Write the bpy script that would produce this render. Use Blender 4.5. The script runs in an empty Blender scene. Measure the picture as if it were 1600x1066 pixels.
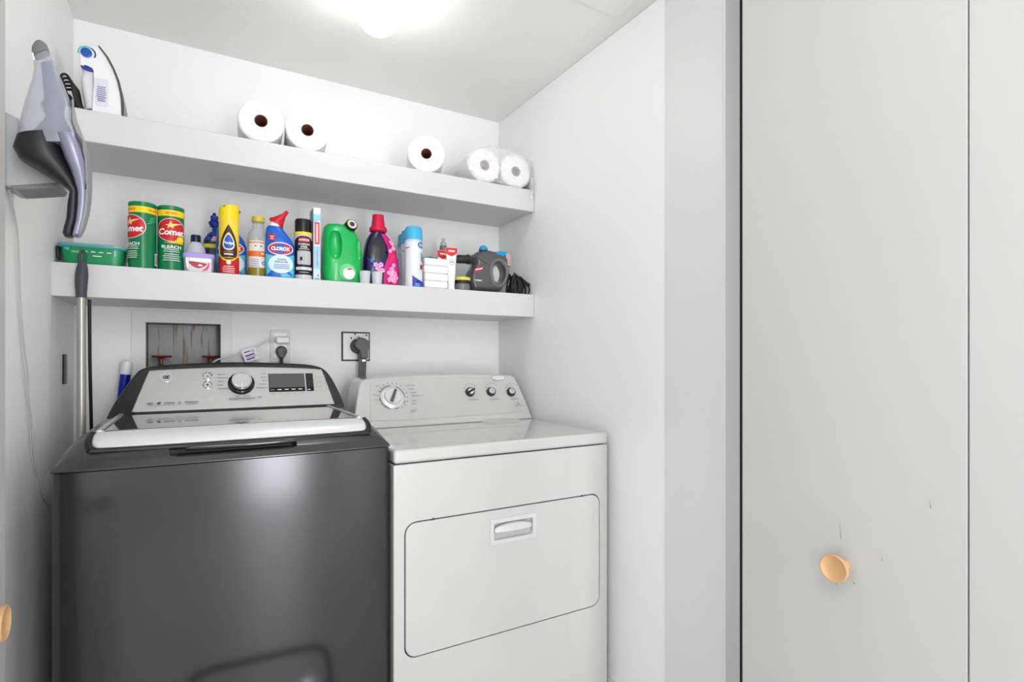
import bpy, bmesh, math, random
from mathutils import Vector, Matrix
random.seed(4)
PI = math.pi
scene = bpy.context.scene
COL = scene.collection

# ------------------------------------------------------------------ camera, world, lights, exposure
H = 1.16                                   # eye height of the camera
YAW = math.radians(30); FPX = 854.0
cd = bpy.data.cameras.new('camera'); cam = bpy.data.objects.new('camera', cd); COL.objects.link(cam)
cam.location = (0, 0, H); cam.rotation_euler = (PI/2, 0, -YAW)
cd.sensor_width = 36; cd.lens = FPX/1600*36; cd.shift_y = 27/1600; cd.clip_start = .01
scene.camera = cam
vs = scene.view_settings
vs.view_transform = 'Standard'; vs.look = 'None'; vs.gamma = 1; vs.use_curve_mapping = False
vs.exposure = 0.69
GLOBE = 11.0        # radiance of the frosted ceiling globe
FILL_LAMP = 10.5    # watts, unseen fill light added above and behind the camera
WINDOW = 25.0       # watts of daylight through the hall window
w = bpy.data.worlds.new('daylight'); scene.world = w; w.use_nodes = True
w.node_tree.nodes['Background'].inputs[0].default_value = (.93, .965, 1, 1)
w.node_tree.nodes['Background'].inputs[1].default_value = 1.25
def area(name, loc, rot, sx, sy, energy, color):
    l = bpy.data.lights.new(name, 'AREA'); l.shape = 'RECTANGLE'; l.size = sx; l.size_y = sy
    l.energy = energy; l.color = color
    o = bpy.data.objects.new(name, l); o.location = loc; o.rotation_euler = rot; COL.objects.link(o); return o
l = bpy.data.lights.new('fill_lamp', 'POINT'); l.energy = FILL_LAMP; l.shadow_soft_size = .17; l.color = (.97, .98, 1)  # added soft fill for the closet, no visible fixture
o = bpy.data.objects.new('fill_lamp', l); o.location = (.05, -.2, 1.97); COL.objects.link(o)
area('window_light', (.62, -1.93, 1.06), (PI/2, 0, 0), .5, 2.0, WINDOW, (.93, .96, 1))

# ------------------------------------------------------------------ helpers
def lin(c):
    c = c/255
    return c/12.92 if c <= .04045 else ((c+.055)/1.055)**2.4
MATS = {}
def mat(name, rgb, rough=.5, metal=0, alpha=1, trans=0, coat=0, bump=0, bscale=60, emit=0, var=0, ior=1.45, aniso=0):
    if name in MATS: return MATS[name]
    m = bpy.data.materials.new(name); m.use_nodes = True; nt = m.node_tree; b = nt.nodes['Principled BSDF']
    c = (lin(rgb[0]), lin(rgb[1]), lin(rgb[2]), 1)
    b.inputs['Base Color'].default_value = c; b.inputs['Roughness'].default_value = rough
    b.inputs['Metallic'].default_value = metal; b.inputs['Alpha'].default_value = alpha
    b.inputs['Transmission Weight'].default_value = trans; b.inputs['Coat Weight'].default_value = coat
    b.inputs['IOR'].default_value = ior
    if emit:
        b.inputs['Emission Color'].default_value = (1, .985, .965, 1); b.inputs['Emission Strength'].default_value = emit
    if bump or var:
        tc = nt.nodes.new('ShaderNodeTexCoord')
        n = nt.nodes.new('ShaderNodeTexNoise'); n.inputs['Scale'].default_value = bscale; n.inputs['Detail'].default_value = 4
        nt.links.new(tc.outputs['Object'], n.inputs['Vector'])
        if bump:
            bp = nt.nodes.new('ShaderNodeBump'); bp.inputs['Strength'].default_value = bump; bp.inputs['Distance'].default_value = .002
            nt.links.new(n.outputs['Fac'], bp.inputs['Height']); nt.links.new(bp.outputs[0], b.inputs['Normal'])
        if var:
            n2 = nt.nodes.new('ShaderNodeTexNoise'); n2.inputs['Scale'].default_value = 3.5; n2.inputs['Detail'].default_value = 5
            nt.links.new(tc.outputs['Object'], n2.inputs['Vector'])
            r = nt.nodes.new('ShaderNodeValToRGB')
            r.color_ramp.elements[0].position = .3; r.color_ramp.elements[1].position = .7
            r.color_ramp.elements[0].color = tuple(v*(1-var) for v in c[:3])+(1,); r.color_ramp.elements[1].color = c
            nt.links.new(n2.outputs['Fac'], r.inputs[0]); nt.links.new(r.outputs[0], b.inputs['Base Color'])
    MATS[name] = m; return m

def X(u, Y): return math.tan(math.atan((u-800)/FPX)+YAW)*Y
def pt(u, v, Y):                            # point of a measured outline lying in the upright plane at depth Y
    x = X(u, Y); d = math.sin(YAW)*x+math.cos(YAW)*Y
    return Vector((x, Y, H+(560-v)/FPX*d))
def xz(u, v, Y): p = pt(u, v, Y); return (p.x, p.z)

def finish(bm, ang=38):
    bmesh.ops.remove_doubles(bm, verts=bm.verts, dist=1e-6)
    bmesh.ops.recalc_face_normals(bm, faces=bm.faces)
    for f in bm.faces: f.smooth = True
    for e in bm.edges:
        if len(e.link_faces) != 2 or e.calc_face_angle(0) > math.radians(ang): e.smooth = False
def obj(name, bm, m, parent=None, local=False, ang=38, clean=True):
    if clean: finish(bm, ang)
    me = bpy.data.meshes.new(name); bm.to_mesh(me); bm.free()
    for q in (m if isinstance(m, (list, tuple)) else [m]): me.materials.append(q)
    o = bpy.data.objects.new(name, me); COL.objects.link(o)
    if clean:
        wn = o.modifiers.new('even_shading', 'WEIGHTED_NORMAL'); wn.keep_sharp = True; wn.weight = 60
    if parent is not None:
        o.parent = parent
        if not local:                       # geometry given in room coordinates
            off = Vector(parent.location); p = parent.parent
            while p is not None: off += Vector(p.location); p = p.parent
            o.location = -off
    return o
def thing(name, label, cat, loc=(0, 0, 0), rz=0, group=None):
    o = bpy.data.objects.new(name, None); COL.objects.link(o); o.empty_display_size = .05
    o.location = loc; o.rotation_euler = (0, 0, rz); return tag(o, label, cat, group)
def tag(o, label, cat, group=None):
    o['label'] = label; o['category'] = cat
    if group: o['group'] = group
    return o
def struct(o): o['kind'] = 'structure'; return o
def dup(root, loc, rz, label=None):
    r = root.copy(); COL.objects.link(r); r.location = loc; r.rotation_euler = (0, 0, rz)
    if label: r['label'] = label
    for ch in list(root.children):
        c = ch.copy(); COL.objects.link(c); c.parent = r
        for g in list(ch.children):
            d = g.copy(); COL.objects.link(d); d.parent = c
    return r
B = bmesh.new
def box(bm, x0, x1, y0, y1, z0, z1, bev=0, seg=2):
    t = bmesh.new()
    bmesh.ops.create_cube(t, size=1, matrix=Matrix.Translation(((x0+x1)/2, (y0+y1)/2, (z0+z1)/2)) @ Matrix.Diagonal((x1-x0, y1-y0, z1-z0, 1)))
    if bev: bmesh.ops.bevel(t, geom=list(t.edges), offset=bev, segments=seg, affect='EDGES', profile=.5)
    merge(bm, t); return bm
def merge(bm, t, M=None, mi=None):
    me = bpy.data.meshes.new('tmp'); t.to_mesh(me); t.free()
    if M is not None: me.transform(M)
    n = len(bm.faces); bm.from_mesh(me); bpy.data.meshes.remove(me)
    if mi is not None:
        bm.faces.ensure_lookup_table()
        for f in bm.faces[n:]: f.material_index = mi
def rings(bm, rs, cap0=True, cap1=True, closed=True):
    vr = [[bm.verts.new(p) for p in r] for r in rs]
    for a, b in zip(vr, vr[1:]):
        n = len(a)
        for i in range(n if closed else n-1):
            j = (i+1) % n
            try: bm.faces.new((a[i], a[j], b[j], b[i]))
            except ValueError: pass
    if cap0: bm.faces.new(vr[0][::-1])
    if cap1: bm.faces.new(vr[-1])
    return vr
def lathe(bm, prof, c=(0, 0, 0), n=32, axis='Z', cap=True):
    c = Vector(c); rs = []
    for r, z in prof:
        r = max(r, 1e-4); ring = []
        for i in range(n):
            a = 2*PI*i/n; p = (r*math.cos(a), r*math.sin(a), z)
            if axis == 'Y': p = (p[0], p[2], p[1])
            elif axis == 'X': p = (p[2], p[0], p[1])
            ring.append(c+Vector(p))
        rs.append(ring)
    rings(bm, rs, cap, cap); return bm
def sup(n, e):                              # superellipse unit ring, first half faces -Y
    out = []
    for i in range(n):
        a = 2*PI*i/n; ca, sa = math.cos(a), math.sin(a)
        out.append((math.copysign(abs(ca)**(2/e), ca), math.copysign(abs(sa)**(2/e), sa)))
    return out
def loft(bm, secs, n=32):                   # sections (z, cx, cy, rx, ry, exponent)
    rings(bm, [[(cx+rx*a, cy+ry*b, z) for a, b in sup(n, e)] for z, cx, cy, rx, ry, e in secs]); return bm
def slab(bm, secs, n=24, e=2.4):            # sections (left point, right point, centre y, half thickness) along a profile in the XZ plane
    rs = []
    for L, R, y, t in secs:
        L, R = Vector((L[0], 0, L[1])), Vector((R[0], 0, R[1])); c = (L+R)/2; h = (R-L)/2
        rs.append([(c.x+h.x*a, y+t*b, c.z+h.z*a) for a, b in sup(n, e)])
    rings(bm, rs); return bm
def smooth_pts(pts, k=6):
    P = [Vector(p) for p in pts]; out = []
    for i in range(len(P)-1):
        a = P[i-1] if i else P[0]; b = P[i]; c = P[i+1]; d = P[i+2] if i+2 < len(P) else P[-1]
        for j in range(k):
            t = j/k
            out.append(.5*((2*b)+(c-a)*t+(2*a-5*b+4*c-d)*t*t+(3*b-a-3*c+d)*t**3))
    out.append(P[-1]); return out
def tube(bm, pts, r, n=10, k=6, closed=False):
    P = smooth_pts(pts, k) if k else [Vector(p) for p in pts]
    R = r if callable(r) else (lambda t: r)
    up = Vector((.13, .2, .97)); rs = []; prev = None
    for i, p in enumerate(P):
        t = (P[min(i+1, len(P)-1)]-P[max(i-1, 0)]).normalized()
        if prev is None: s = t.cross(up).normalized() if abs(t.dot(up)) < .95 else t.cross(Vector((1, 0, 0))).normalized()
        else: s = (prev-t*prev.dot(t)).normalized()
        prev = s; q = t.cross(s); rr = R(i/(len(P)-1))
        rs.append([p+rr*(s*math.cos(2*PI*j/n)+q*math.sin(2*PI*j/n)) for j in range(n)])
    rings(bm, rs); return bm
def prism(bm, poly, y0, y1, bev=0, seg=3):  # outline in XZ pushed through y0..y1
    t = bmesh.new()
    a = [t.verts.new((x, y0, z)) for x, z in poly]; b = [t.verts.new((x, y1, z)) for x, z in poly]
    t.faces.new(a); t.faces.new(b[::-1]); n = len(poly)
    for i in range(n): t.faces.new((a[i], b[i], b[(i+1) % n], a[(i+1) % n]))
    bmesh.ops.recalc_face_normals(t, faces=t.faces)
    if bev:
        es = [e for e in t.edges if abs(e.verts[0].co.y-e.verts[1].co.y) < 1e-6]
        bmesh.ops.bevel(t, geom=es, offset=bev, segments=seg, affect='EDGES', profile=.5, clamp_overlap=True)
    merge(bm, t); return bm
def rrect(x0, x1, z0, z1, r, n=6):
    out = []
    for cx, cz, a0 in ((x1-r, z1-r, 0), (x0+r, z1-r, 90), (x0+r, z0+r, 180), (x1-r, z0+r, 270)):
        for i in range(n+1):
            a = math.radians(a0+90*i/n); out.append((cx+r*math.cos(a), cz+r*math.sin(a)))
    return out
def ell(cx, cz, rx, rz, n=32, a0=0, a1=360):
    full = abs(a1-a0) >= 360
    return [(cx+rx*math.cos(math.radians(a0+(a1-a0)*i/(n if full else n-1))), cz+rz*math.sin(math.radians(a0+(a1-a0)*i/(n if full else n-1)))) for i in range(n)]
def cut(o, cbm):                            # real recess: subtract a shape from a mesh
    finish(cbm); me = bpy.data.meshes.new('cutter'); cbm.to_mesh(me); cbm.free()
    c = bpy.data.objects.new('cutter', me); COL.objects.link(c); c.matrix_world = Matrix.Identity(4)
    if o.parent: c.location = (0, 0, 0)
    md = o.modifiers.new('b', 'BOOLEAN'); md.operation = 'DIFFERENCE'; md.solver = 'EXACT'; md.object = c
    bpy.context.view_layer.update()
    dg = bpy.context.evaluated_depsgraph_get()
    new = bpy.data.meshes.new_from_object(o.evaluated_get(dg)); new.name = o.name
    o.modifiers.clear(); o.modifiers.new('even_shading', 'WEIGHTED_NORMAL').keep_sharp = True; o.data = new; bpy.data.objects.remove(c); bpy.data.meshes.remove(me)
    bm = bmesh.new(); bm.from_mesh(new); finish(bm); bm.to_mesh(new); bm.free()

# ---- printed labels: flat artwork bent onto a surface
def text_mesh(txt, width, height, bold=0, shear=0):
    cu = bpy.data.curves.new('t', 'FONT'); cu.body = txt; cu.size = 1; cu.offset = bold; cu.shear = shear
    cu.resolution_u = 3; cu.fill_mode = 'BOTH'; cu.dimensions = '2D'
    o = bpy.data.objects.new('t', cu); COL.objects.link(o); bpy.context.view_layer.update()
    me = bpy.data.meshes.new_from_object(o.evaluated_get(bpy.context.evaluated_depsgraph_get()))
    bpy.data.objects.remove(o); bpy.data.curves.remove(cu)
    xs = [v.co.x for v in me.vertices]; ys = [v.co.y for v in me.vertices]
    x0, x1, y0, y1 = min(xs), max(xs), min(ys), max(ys)
    me.transform(Matrix.Diagonal((width/(x1-x0), height/(y1-y0), 1, 1)) @ Matrix.Translation((-(x0+x1)/2, -(y0+y1)/2, 0)))
    return me
def art(items, mapf, step=.004, base=.0004, layer=.00025):
    """items: ('poly', pts, material) or ('text', string, s, t, width, height, material[, bold, shear, rot])"""
    bm = bmesh.new(); mats = []
    for k, it in enumerate(items):
        t = bmesh.new()
        if it[0] == 'poly':
            t.faces.new([t.verts.new((x, z, 0)) for x, z in it[1]]); m = it[2]
            bmesh.ops.triangulate(t, faces=t.faces)
        else:
            _, s, sx, sz, wd, hg, m = it[:7]; ex = list(it[7:])+[0, 0, 0][len(it[7:]):]
            me = text_mesh(s, wd, hg, ex[0], ex[1])
            me.transform(Matrix.Translation((sx, sz, 0)) @ Matrix.Rotation(math.radians(ex[2]), 4, 'Z'))
            t.from_mesh(me); bpy.data.meshes.remove(me)
        if step:
            xs = [v.co.x for v in t.verts]; a = math.floor(min(xs)/step)*step
            while a < max(xs):
                bmesh.ops.bisect_plane(t, geom=list(t.verts)+list(t.edges)+list(t.faces), plane_co=(a, 0, 0), plane_no=(1, 0, 0)); a += step
        if m not in mats: mats.append(m)
        for v in t.verts: v.co = mapf(v.co.x, v.co.y, base+layer*k)
        merge(bm, t, None, mats.index(m))
    return bm, mats
def decal(name, items, mapf, parent, local=True, **kw):
    bm, ms = art(items, mapf, **kw)
    for f in bm.faces: f.smooth = False
    return obj(name, bm, ms, parent, local=local, clean=False)
def cylmap(r, rot=0):
    def f(s, t, o): a = s/r+rot; return Vector(((r+o)*math.sin(a), -(r+o)*math.cos(a), t))
    return f
def loftmap(secs):                          # front (-Y) side of a loft
    def f(s, t, o):
        k = 0
        while k < len(secs)-2 and t > secs[k+1][0]: k += 1
        A, C = secs[k], secs[k+1]; q = min(1, max(0, (t-A[0])/(C[0]-A[0])))
        cx, cy, rx, ry, e = [A[i]+(C[i]-A[i])*q for i in range(1, 6)]
        d = min(.985, abs((s-cx)/rx)); y = cy-ry*(1-d**e)**(1/e)
        return Vector((s, y-o, t))
    return f
def flatmap(Y): return lambda s, t, o: Vector((s, Y-o, t))
def rect(x0, x1, z0, z1): return [(x0, z0), (x1, z0), (x1, z1), (x0, z1)]
def lines(x0, x1, z0, z1, n, m, jit=.25):   # rows of unreadably small print
    out = []
    for i in range(n):
        z = z1-(z1-z0)*(i+.5)/n; h = (z1-z0)/n*.22; q = (x1-x0)*jit*random.random()/2
        out.append(('poly', rect(x0+q, x1-q, z-h, z+h), m))
    return out

# ------------------------------------------------------------------ materials
PAINT = mat('wall_paint', (243, 242, 241), .55, bump=.12, bscale=180)
CEIL = mat('ceiling_paint', (243, 242, 239), .7, bump=.15, bscale=120)
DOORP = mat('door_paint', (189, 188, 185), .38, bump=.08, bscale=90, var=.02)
TRIMP = mat('trim_paint', (222, 222, 220), .4, bump=.1, bscale=60)
SHELFM = mat('shelf_white', (212, 212, 212), .42)
FLOORM = mat('floor_tile', (206, 203, 198), .35, var=.15)
HALLM = mat('hall_paint', (226, 224, 220), .6, bump=.1)
GAP_SHADE = mat('gap_shade', (34, 29, 26), .8)
WHITEP = mat('white_plastic', (238, 238, 238), .3)
BLACKP = mat('black_plastic', (18, 18, 20), .3)
BLACKR = mat('black_rubber', (22, 22, 24), .55)
WASH = mat('washer_graphite', (76, 75, 77), .16, metal=.75, bump=.02, bscale=900)
WASHD = mat('washer_deck_graphite', (78, 77, 77), .22, metal=.6)
SILVER = mat('brushed_silver', (196, 195, 193), .34, metal=.55)
SILVERL = mat('light_silver', (222, 223, 224), .25, metal=.25)
CHROME = mat('chrome', (225, 225, 228), .1, metal=1)
GLASSB = mat('black_lid_glass', (24, 24, 26), .03, coat=1, ior=1.6)
ENAMEL = mat('white_enamel', (200, 199, 196), .14, coat=.8, ior=1.55)
PANELG = mat('dryer_panel_grey', (197, 196, 193), .38)
INK = mat('dark_ink', (50, 50, 55), .5)
INKG = mat('grey_ink', (130, 130, 132), .5)
WHITE = mat('print_white', (240, 240, 240), .45)
RED = mat('print_red', (205, 28, 42), .42)
YEL = mat('print_yellow', (250, 212, 20), .42)
GREEN = mat('print_green', (12, 112, 70), .4)
NAVY = mat('print_navy', (24, 34, 92), .42)
BLUE = mat('print_blue', (20, 92, 190), .4)
TEAL = mat('print_teal', (64, 184, 206), .4)
SKY = mat('print_sky', (150, 208, 232), .4)
BROWN = mat('print_brown', (62, 32, 16), .42)
ORNG = mat('print_orange', (226, 104, 34), .42)
BLK = mat('print_black', (22, 22, 26), .4)

# ------------------------------------------------------------------ the room
XL, XR, YB, ZC = -.338, 1.20, 2.20, H+1.08
JY = 1.165                                   # front end of the closet's right wall
ox0, ox1, oz0, oz1 = -.147, .075, H-.115, H+.121   # opening of the washer supply box
bm = B()
box(bm, XL-.1, ox0, YB, YB+.12, 0, ZC); box(bm, ox1, 1.45, YB, YB+.12, 0, ZC)
box(bm, ox0, ox1, YB, YB+.12, 0, oz0); box(bm, ox0, ox1, YB, YB+.12, oz1, ZC)
struct(obj('wall_back', bm, PAINT))
struct(obj('wall_left', box(B(), XL-.1, XL, 1.0, YB, 0, ZC), PAINT))
bm = box(B(), XR, XR+.12, JY, YB, 0, ZC, .004)
struct(obj('wall_right', bm, PAINT))
struct(obj('ceiling', box(B(), -1.7, 1.7, -2.6, YB+.12, ZC, ZC+.1), CEIL))
struct(obj('floor', box(B(), -1.7, 1.7, -2.6, YB+.12, -.1, 0), FLOORM))
# jamb board and face casing on the right of the opening
bm = box(B(), XR-.012, XR+.12, .958, JY-.002, 0, ZC, .005, 3)
struct(obj('trim_1', bm, TRIMP))
struct(obj('trim_2', box(B(), XR-.011, 1.2467, .952, .958, 0, ZC, .001), mat('casing_paint', (228, 228, 225), .45)))
struct(obj('gap_shade_strip', box(B(), 1.2468, 1.32, .952, .957, 0, ZC), GAP_SHADE))  # dark board painted in for the shade between casing and door
# hall behind the camera
struct(obj('wall_hall_right', box(B(), 1.32, 1.44, -1.94, .95, 0, ZC), HALLM))
struct(obj('wall_hall_front', box(B(), -1.6, XL-.02, .95, 1.0, 0, ZC), HALLM))
bm = B()
wx0, wx1, wz0, wz1 = .33, .91, .03, 2.1
RY = -1.94
box(bm, -.9, wx0, RY-.1, RY, 0, ZC); box(bm, wx1, 1.44, RY-.1, RY, 0, ZC)
box(bm, wx0, wx1, RY-.1, RY, 0, wz0); box(bm, wx0, wx1, RY-.1, RY, wz1, ZC)
struct(obj('wall_hall_rear', bm, HALLM))
bm = B()
for a, b, c, d in ((wx0, wx0+.04, wz0, wz1), (wx1-.04, wx1, wz0, wz1), (wx0, wx1, wz0, wz0+.04), (wx0, wx1, wz1-.04, wz1), (wx0, wx1, 1.02, 1.06)):
    box(bm, a, b, RY-.08, RY-.04, c, d, .004)
win = struct(obj('window_1', bm, WHITEP))
obj('window_pane', box(B(), wx0+.03, wx1-.03, RY-.063, RY-.059, wz0+.03, wz1-.03), mat('window_glass', (255, 255, 255), 0, alpha=.12), win)
struct(obj('baseboard_right', box(B(), XR-.012, XR, JY, YB, 0, .09, .003), TRIMP))

# bifold leaves standing open
DX = 1.05
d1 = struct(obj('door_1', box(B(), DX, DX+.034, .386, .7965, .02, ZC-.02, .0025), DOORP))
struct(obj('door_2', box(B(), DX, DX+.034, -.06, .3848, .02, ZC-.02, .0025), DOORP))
KN = mat('maple_knob', (208, 164, 114), .38, coat=.3, var=.08)
def knob(parent, c, sgn, r):
    bm = B(); prof = [(.010, 0), (.009, .012), (.012, .018), (r*.8, .024), (r*.97, .029), (r, .033), (r*.985, .036), (r*.92, .0365), (r*.8, .034), (r*.5, .0315), (.002, .031)]
    lathe(bm, [(a, sgn*b) for a, b in prof], c, 40, 'X'); return obj('knob', bm, KN, parent)
knob(d1, (DX, .575, H-.387), -1, .0255)
bm = B()
def mark(y, z, y2, z2, t):
    d = Vector((0, y2-y, z2-z)).normalized(); n = Vector((0, -d.z, d.y))*t
    p = [Vector((DX-.0004, y, z)), Vector((DX-.0004, y2, z2))]
    bm.faces.new([bm.verts.new(q) for q in (p[0]-n*.3, p[1]-n, p[1]+n, p[0]+n*.3)])
def dp(u, v):                               # point on the door face
    Y = DX/math.tan(math.atan((u-800)/FPX)+YAW); d = .5*DX+math.cos(YAW)*Y; return Y, H+(560-v)/FPX*d
for a, b, c, d, t in ((1312, 816, 1314, 842, .0008), (1309, 901, 1308, 914, .001), (1452, 781, 1455, 795, .0007), (1333, 910, 1336, 913, .0016), (1377, 873, 1379, 876, .0012)):
    y, z = dp(a, b); y2, z2 = dp(c, d); mark(y, z, y2, z2, t)
obj('scratch', bm, mat('scuff_grey', (140, 138, 132), .8), d1)
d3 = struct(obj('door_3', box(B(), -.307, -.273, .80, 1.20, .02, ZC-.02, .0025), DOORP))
knob(d3, (-.273, 1.045, H-.381), 1, .0255)

# ceiling: frosted globe, access panel, smoke detector ring
gl = thing('ceiling_light', 'glowing white frosted globe on the ceiling above the dryer', 'ceiling light', (.455, 1.56, ZC))
obj('base_plate', lathe(B(), [(.055, 0), (.055, -.012), (.045, -.02), (.04, -.03)], (0, 0, 0), 36), WHITEP, gl, local=True)
bm = B(); bmesh.ops.create_uvsphere(bm, u_segments=40, v_segments=24, radius=.066, matrix=Matrix.Translation((0, 0, -.077)))
obj('globe', bm, mat('glowing_globe', (255, 255, 255), .4, emit=GLOBE), gl, local=True)
o = obj('access_panel', box(B(), .98, 1.15, 1.06, 1.33, ZC-.0035, ZC+.001, .001), CEIL)
tag(o, 'faint square painted-over access panel in the ceiling by the right wall', 'panel')
o = obj('sprinkler_cover', lathe(B(), [(.022, 0), (.022, -.003), (.014, -.005), (.013, -.002), (.005, -.002), (.004, -.008), (.001, -.009)], (.80, 1.34, ZC), 28), CEIL)
tag(o, 'small round cover ring on the ceiling beside the access panel', 'ceiling fitting')

# ------------------------------------------------------------------ shelves
SY = 1.895
Z1a, Z1b = H+.169, H+.261
Z2a, Z2b = H+.600, H+.688
def shelf(x0, x1, za, zb, label):
    t = obj('floating_shelf', box(B(), x0, x1, SY, YB, za, zb, .0012, 1), SHELFM); return tag(t, label, 'shelf', 'thick white floating shelves')
shelf(-.339, XR-.0015, Z1a, Z1b, 'lower thick white shelf, carrying the row of cleaning bottles')
shelf(-.3375, XR-.0015, Z2a, Z2b, 'upper thick white shelf, carrying the paper towel rolls and the iron')
S1, S2 = Z1b, Z2b

# ------------------------------------------------------------------ washer supply box in the wall
GALV = mat('galvanised_box', (156, 158, 156), .5, metal=.2, var=.3)
nt = GALV.node_tree                          # rust runs down the middle of the sheet
tc = nt.nodes.new('ShaderNodeTexCoord'); mp = nt.nodes.new('ShaderNodeMapping'); mp.inputs['Scale'].default_value = (75, 1, 5)
ns = nt.nodes.new('ShaderNodeTexNoise'); ns.inputs['Scale'].default_value = 1; ns.inputs['Detail'].default_value = 3
rp = nt.nodes.new('ShaderNodeValToRGB'); rp.color_ramp.elements[0].position = .56; rp.color_ramp.elements[1].position = .63
mx = nt.nodes.new('ShaderNodeMixRGB'); mx.inputs[2].default_value = (lin(122), lin(96), lin(74), 1)
nt.links.new(tc.outputs['Object'], mp.inputs[0]); nt.links.new(mp.outputs[0], ns.inputs['Vector']); nt.links.new(ns.outputs['Fac'], rp.inputs[0])
b = nt.nodes['Principled BSDF']; src = b.inputs['Base Color'].links[0].from_socket
nt.links.new(src, mx.inputs[1]); nt.links.new(rp.outputs[0], mx.inputs[0]); nt.links.new(mx.outputs[0], b.inputs['Base Color'])
ub = thing('utility_box', 'recessed grey metal water supply box in a white frame on the back wall', 'utility box', ((ox0+ox1)/2, YB, oz0))
bm = B()
fx0, fx1, fz0, fz1 = -.187, .111, H-.16, H+.163
box(bm, fx0, ox0, YB-.005, YB, fz0, fz1, .0015); box(bm, ox1, fx1, YB-.005, YB, fz0, fz1, .0015)
box(bm, ox0-.001, ox1+.001, YB-.005, YB, oz1, fz1, .0015); box(bm, ox0-.001, ox1+.001, YB-.005, YB, fz0, oz0, .0015)
for x, z in ((-.157, oz1+.012), (.084, oz1+.012)): lathe(bm, [(.0025, YB-.0065), (.0025, YB-.004)], (x, 0, z), 10, 'Y')
obj('frame', bm, mat('box_frame_white', (230, 231, 233), .45), ub)
bm = B(); e = .002
box(bm, ox0, ox1, YB+.085, YB+.09, oz0, oz1)
obj('back_panel', bm, GALV, ub)
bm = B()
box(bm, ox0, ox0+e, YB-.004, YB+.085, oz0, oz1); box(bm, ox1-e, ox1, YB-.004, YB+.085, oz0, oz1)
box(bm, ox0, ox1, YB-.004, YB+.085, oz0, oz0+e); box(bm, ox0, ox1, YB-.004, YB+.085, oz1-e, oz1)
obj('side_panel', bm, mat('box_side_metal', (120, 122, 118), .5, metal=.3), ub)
VALR = mat('valve_red', (130, 18, 24), .4)
for x in (-.105, .045):
    p = lathe(B(), [(.007, -.06), (.007, -.035), (.011, -.034), (.011, -.024), (.005, -.02), (.005, .0)], (x, YB+.035, H+.0), 16)
    v = obj('valve', p, mat('brass_stem', (120, 100, 70), .4, metal=.7), ub)
    bm = B()
    lathe(bm, [(.007, -.003), (.008, .005), (.004, .008)], (x, YB+.035, H+.0), 16)
    ring = [(x+.026*math.cos(a*PI/12)*(1+.1*math.cos(5*a*PI/12)), YB+.035+.024*math.sin(a*PI/12)*(1+.1*math.cos(5*a*PI/12)), H+.006) for a in range(25)]
    tube(bm, ring, .0035, 8, 2)
    for a in range(5):
        q = a*2*PI/5; tube(bm, [(x, YB+.035, H+.002), (x+.025*math.cos(q), YB+.035+.023*math.sin(q), H+.006)], .0028, 6, 0)
    w_ = obj('valve_handle', bm, VALR, None); w_.parent = v

# ------------------------------------------------------------------ power outlets and plugs
t = thing('power_outlet', 'white duplex wall outlet with two plugs above the graphite washer', 'outlet', (.27, YB, H-.014))
obj('cover_plate', box(B(), .236, .305, YB-.006, YB, H-.014, H+.105, .002), mat('outlet_plate', (214, 214, 214), .35), t)
obj('receptacle', box(B(), .247, .294, YB-.0085, YB-.005, H+.0, H+.095, .002), WHITEP, t)
o = obj('usb_charger', box(B(), .252, .300, YB-.042, YB-.009, H+.054, H+.080, .006, 3), mat('charger_white', (232, 228, 222), .3)); tag(o, 'white box charger plugged into the upper socket of the duplex outlet', 'charger')
bm = B(); z = H+.066
tube(bm, [(.254, YB-.03, z), (.238, YB-.032, z), (.225, YB-.034, z-.003), (.19, YB-.036, H+.042), (.14, YB-.04, H+.017), (.10, YB-.045, H+.005), (.055, YB-.05, H-.01), (.03, YB-.05, H-.05), (.02, YB-.05, H-.14)], .0026, 8)
o = obj('charging_cable', bm, mat('cable_white', (222, 218, 216), .4)); tag(o, 'thin white cable running from the white charger down behind the washer', 'cable')
t = thing('power_plug', 'black round plug in the lower socket of the duplex outlet', 'plug', (.27, YB-.03, H+.0))
bm = lathe(B(), [(.003, -.034), (.015, -.033), (.019, -.026), (.019, -.003)], (.272, YB-.009, H+.026), 24, 'Y')
for v in bm.verts:
    if v.co.z < H+.02: v.co.x = .272+(v.co.x-.272)*.75; v.co.z -= .008
obj('plug_body', bm, mat('plug_black', (28, 24, 38), .35), t)
obj('cord', tube(B(), [(.272, YB-.028, H+.012), (.272, YB-.03, H-.01), (.272, YB-.03, H-.09), (.27, YB-.035, H-.35)], .0055, 10), BLACKR, t)
TA = math.radians(20)
tg = thing('paper_tag', 'small white paper tag with purple stripes hanging on the white cable', 'tag', (.165, YB-.044, H+.012), 0)
def tmap(s, t_, o): c, s_ = math.cos(TA), math.sin(TA); return Vector((s*c-t_*s_, -o, s*s_+t_*c))
bm = B(); box(bm, -.022, .024, 0, .0008, -.022, .022)
for v in bm.verts: v.co = tmap(v.co.x, v.co.z, -v.co.y)
obj('paper', bm, WHITE, tg, local=True)
PUR = mat('print_purple', (92, 58, 150), .4); LIL = mat('print_lilac', (198, 186, 226), .5)
decal('printed_stripes', [('poly', rect(-.015, .006, .011, .016), mat('print_plum', (120, 40, 90), .4)), ('poly', rect(-.015, .016, -.003, .003), PUR), ('poly', rect(-.015, .012, -.016, -.011), PUR), ('poly', rect(.008, .02, .006, .018), LIL), ('poly', rect(-.014, .02, -.010, -.005), LIL)], tmap, tg, step=0)

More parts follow.
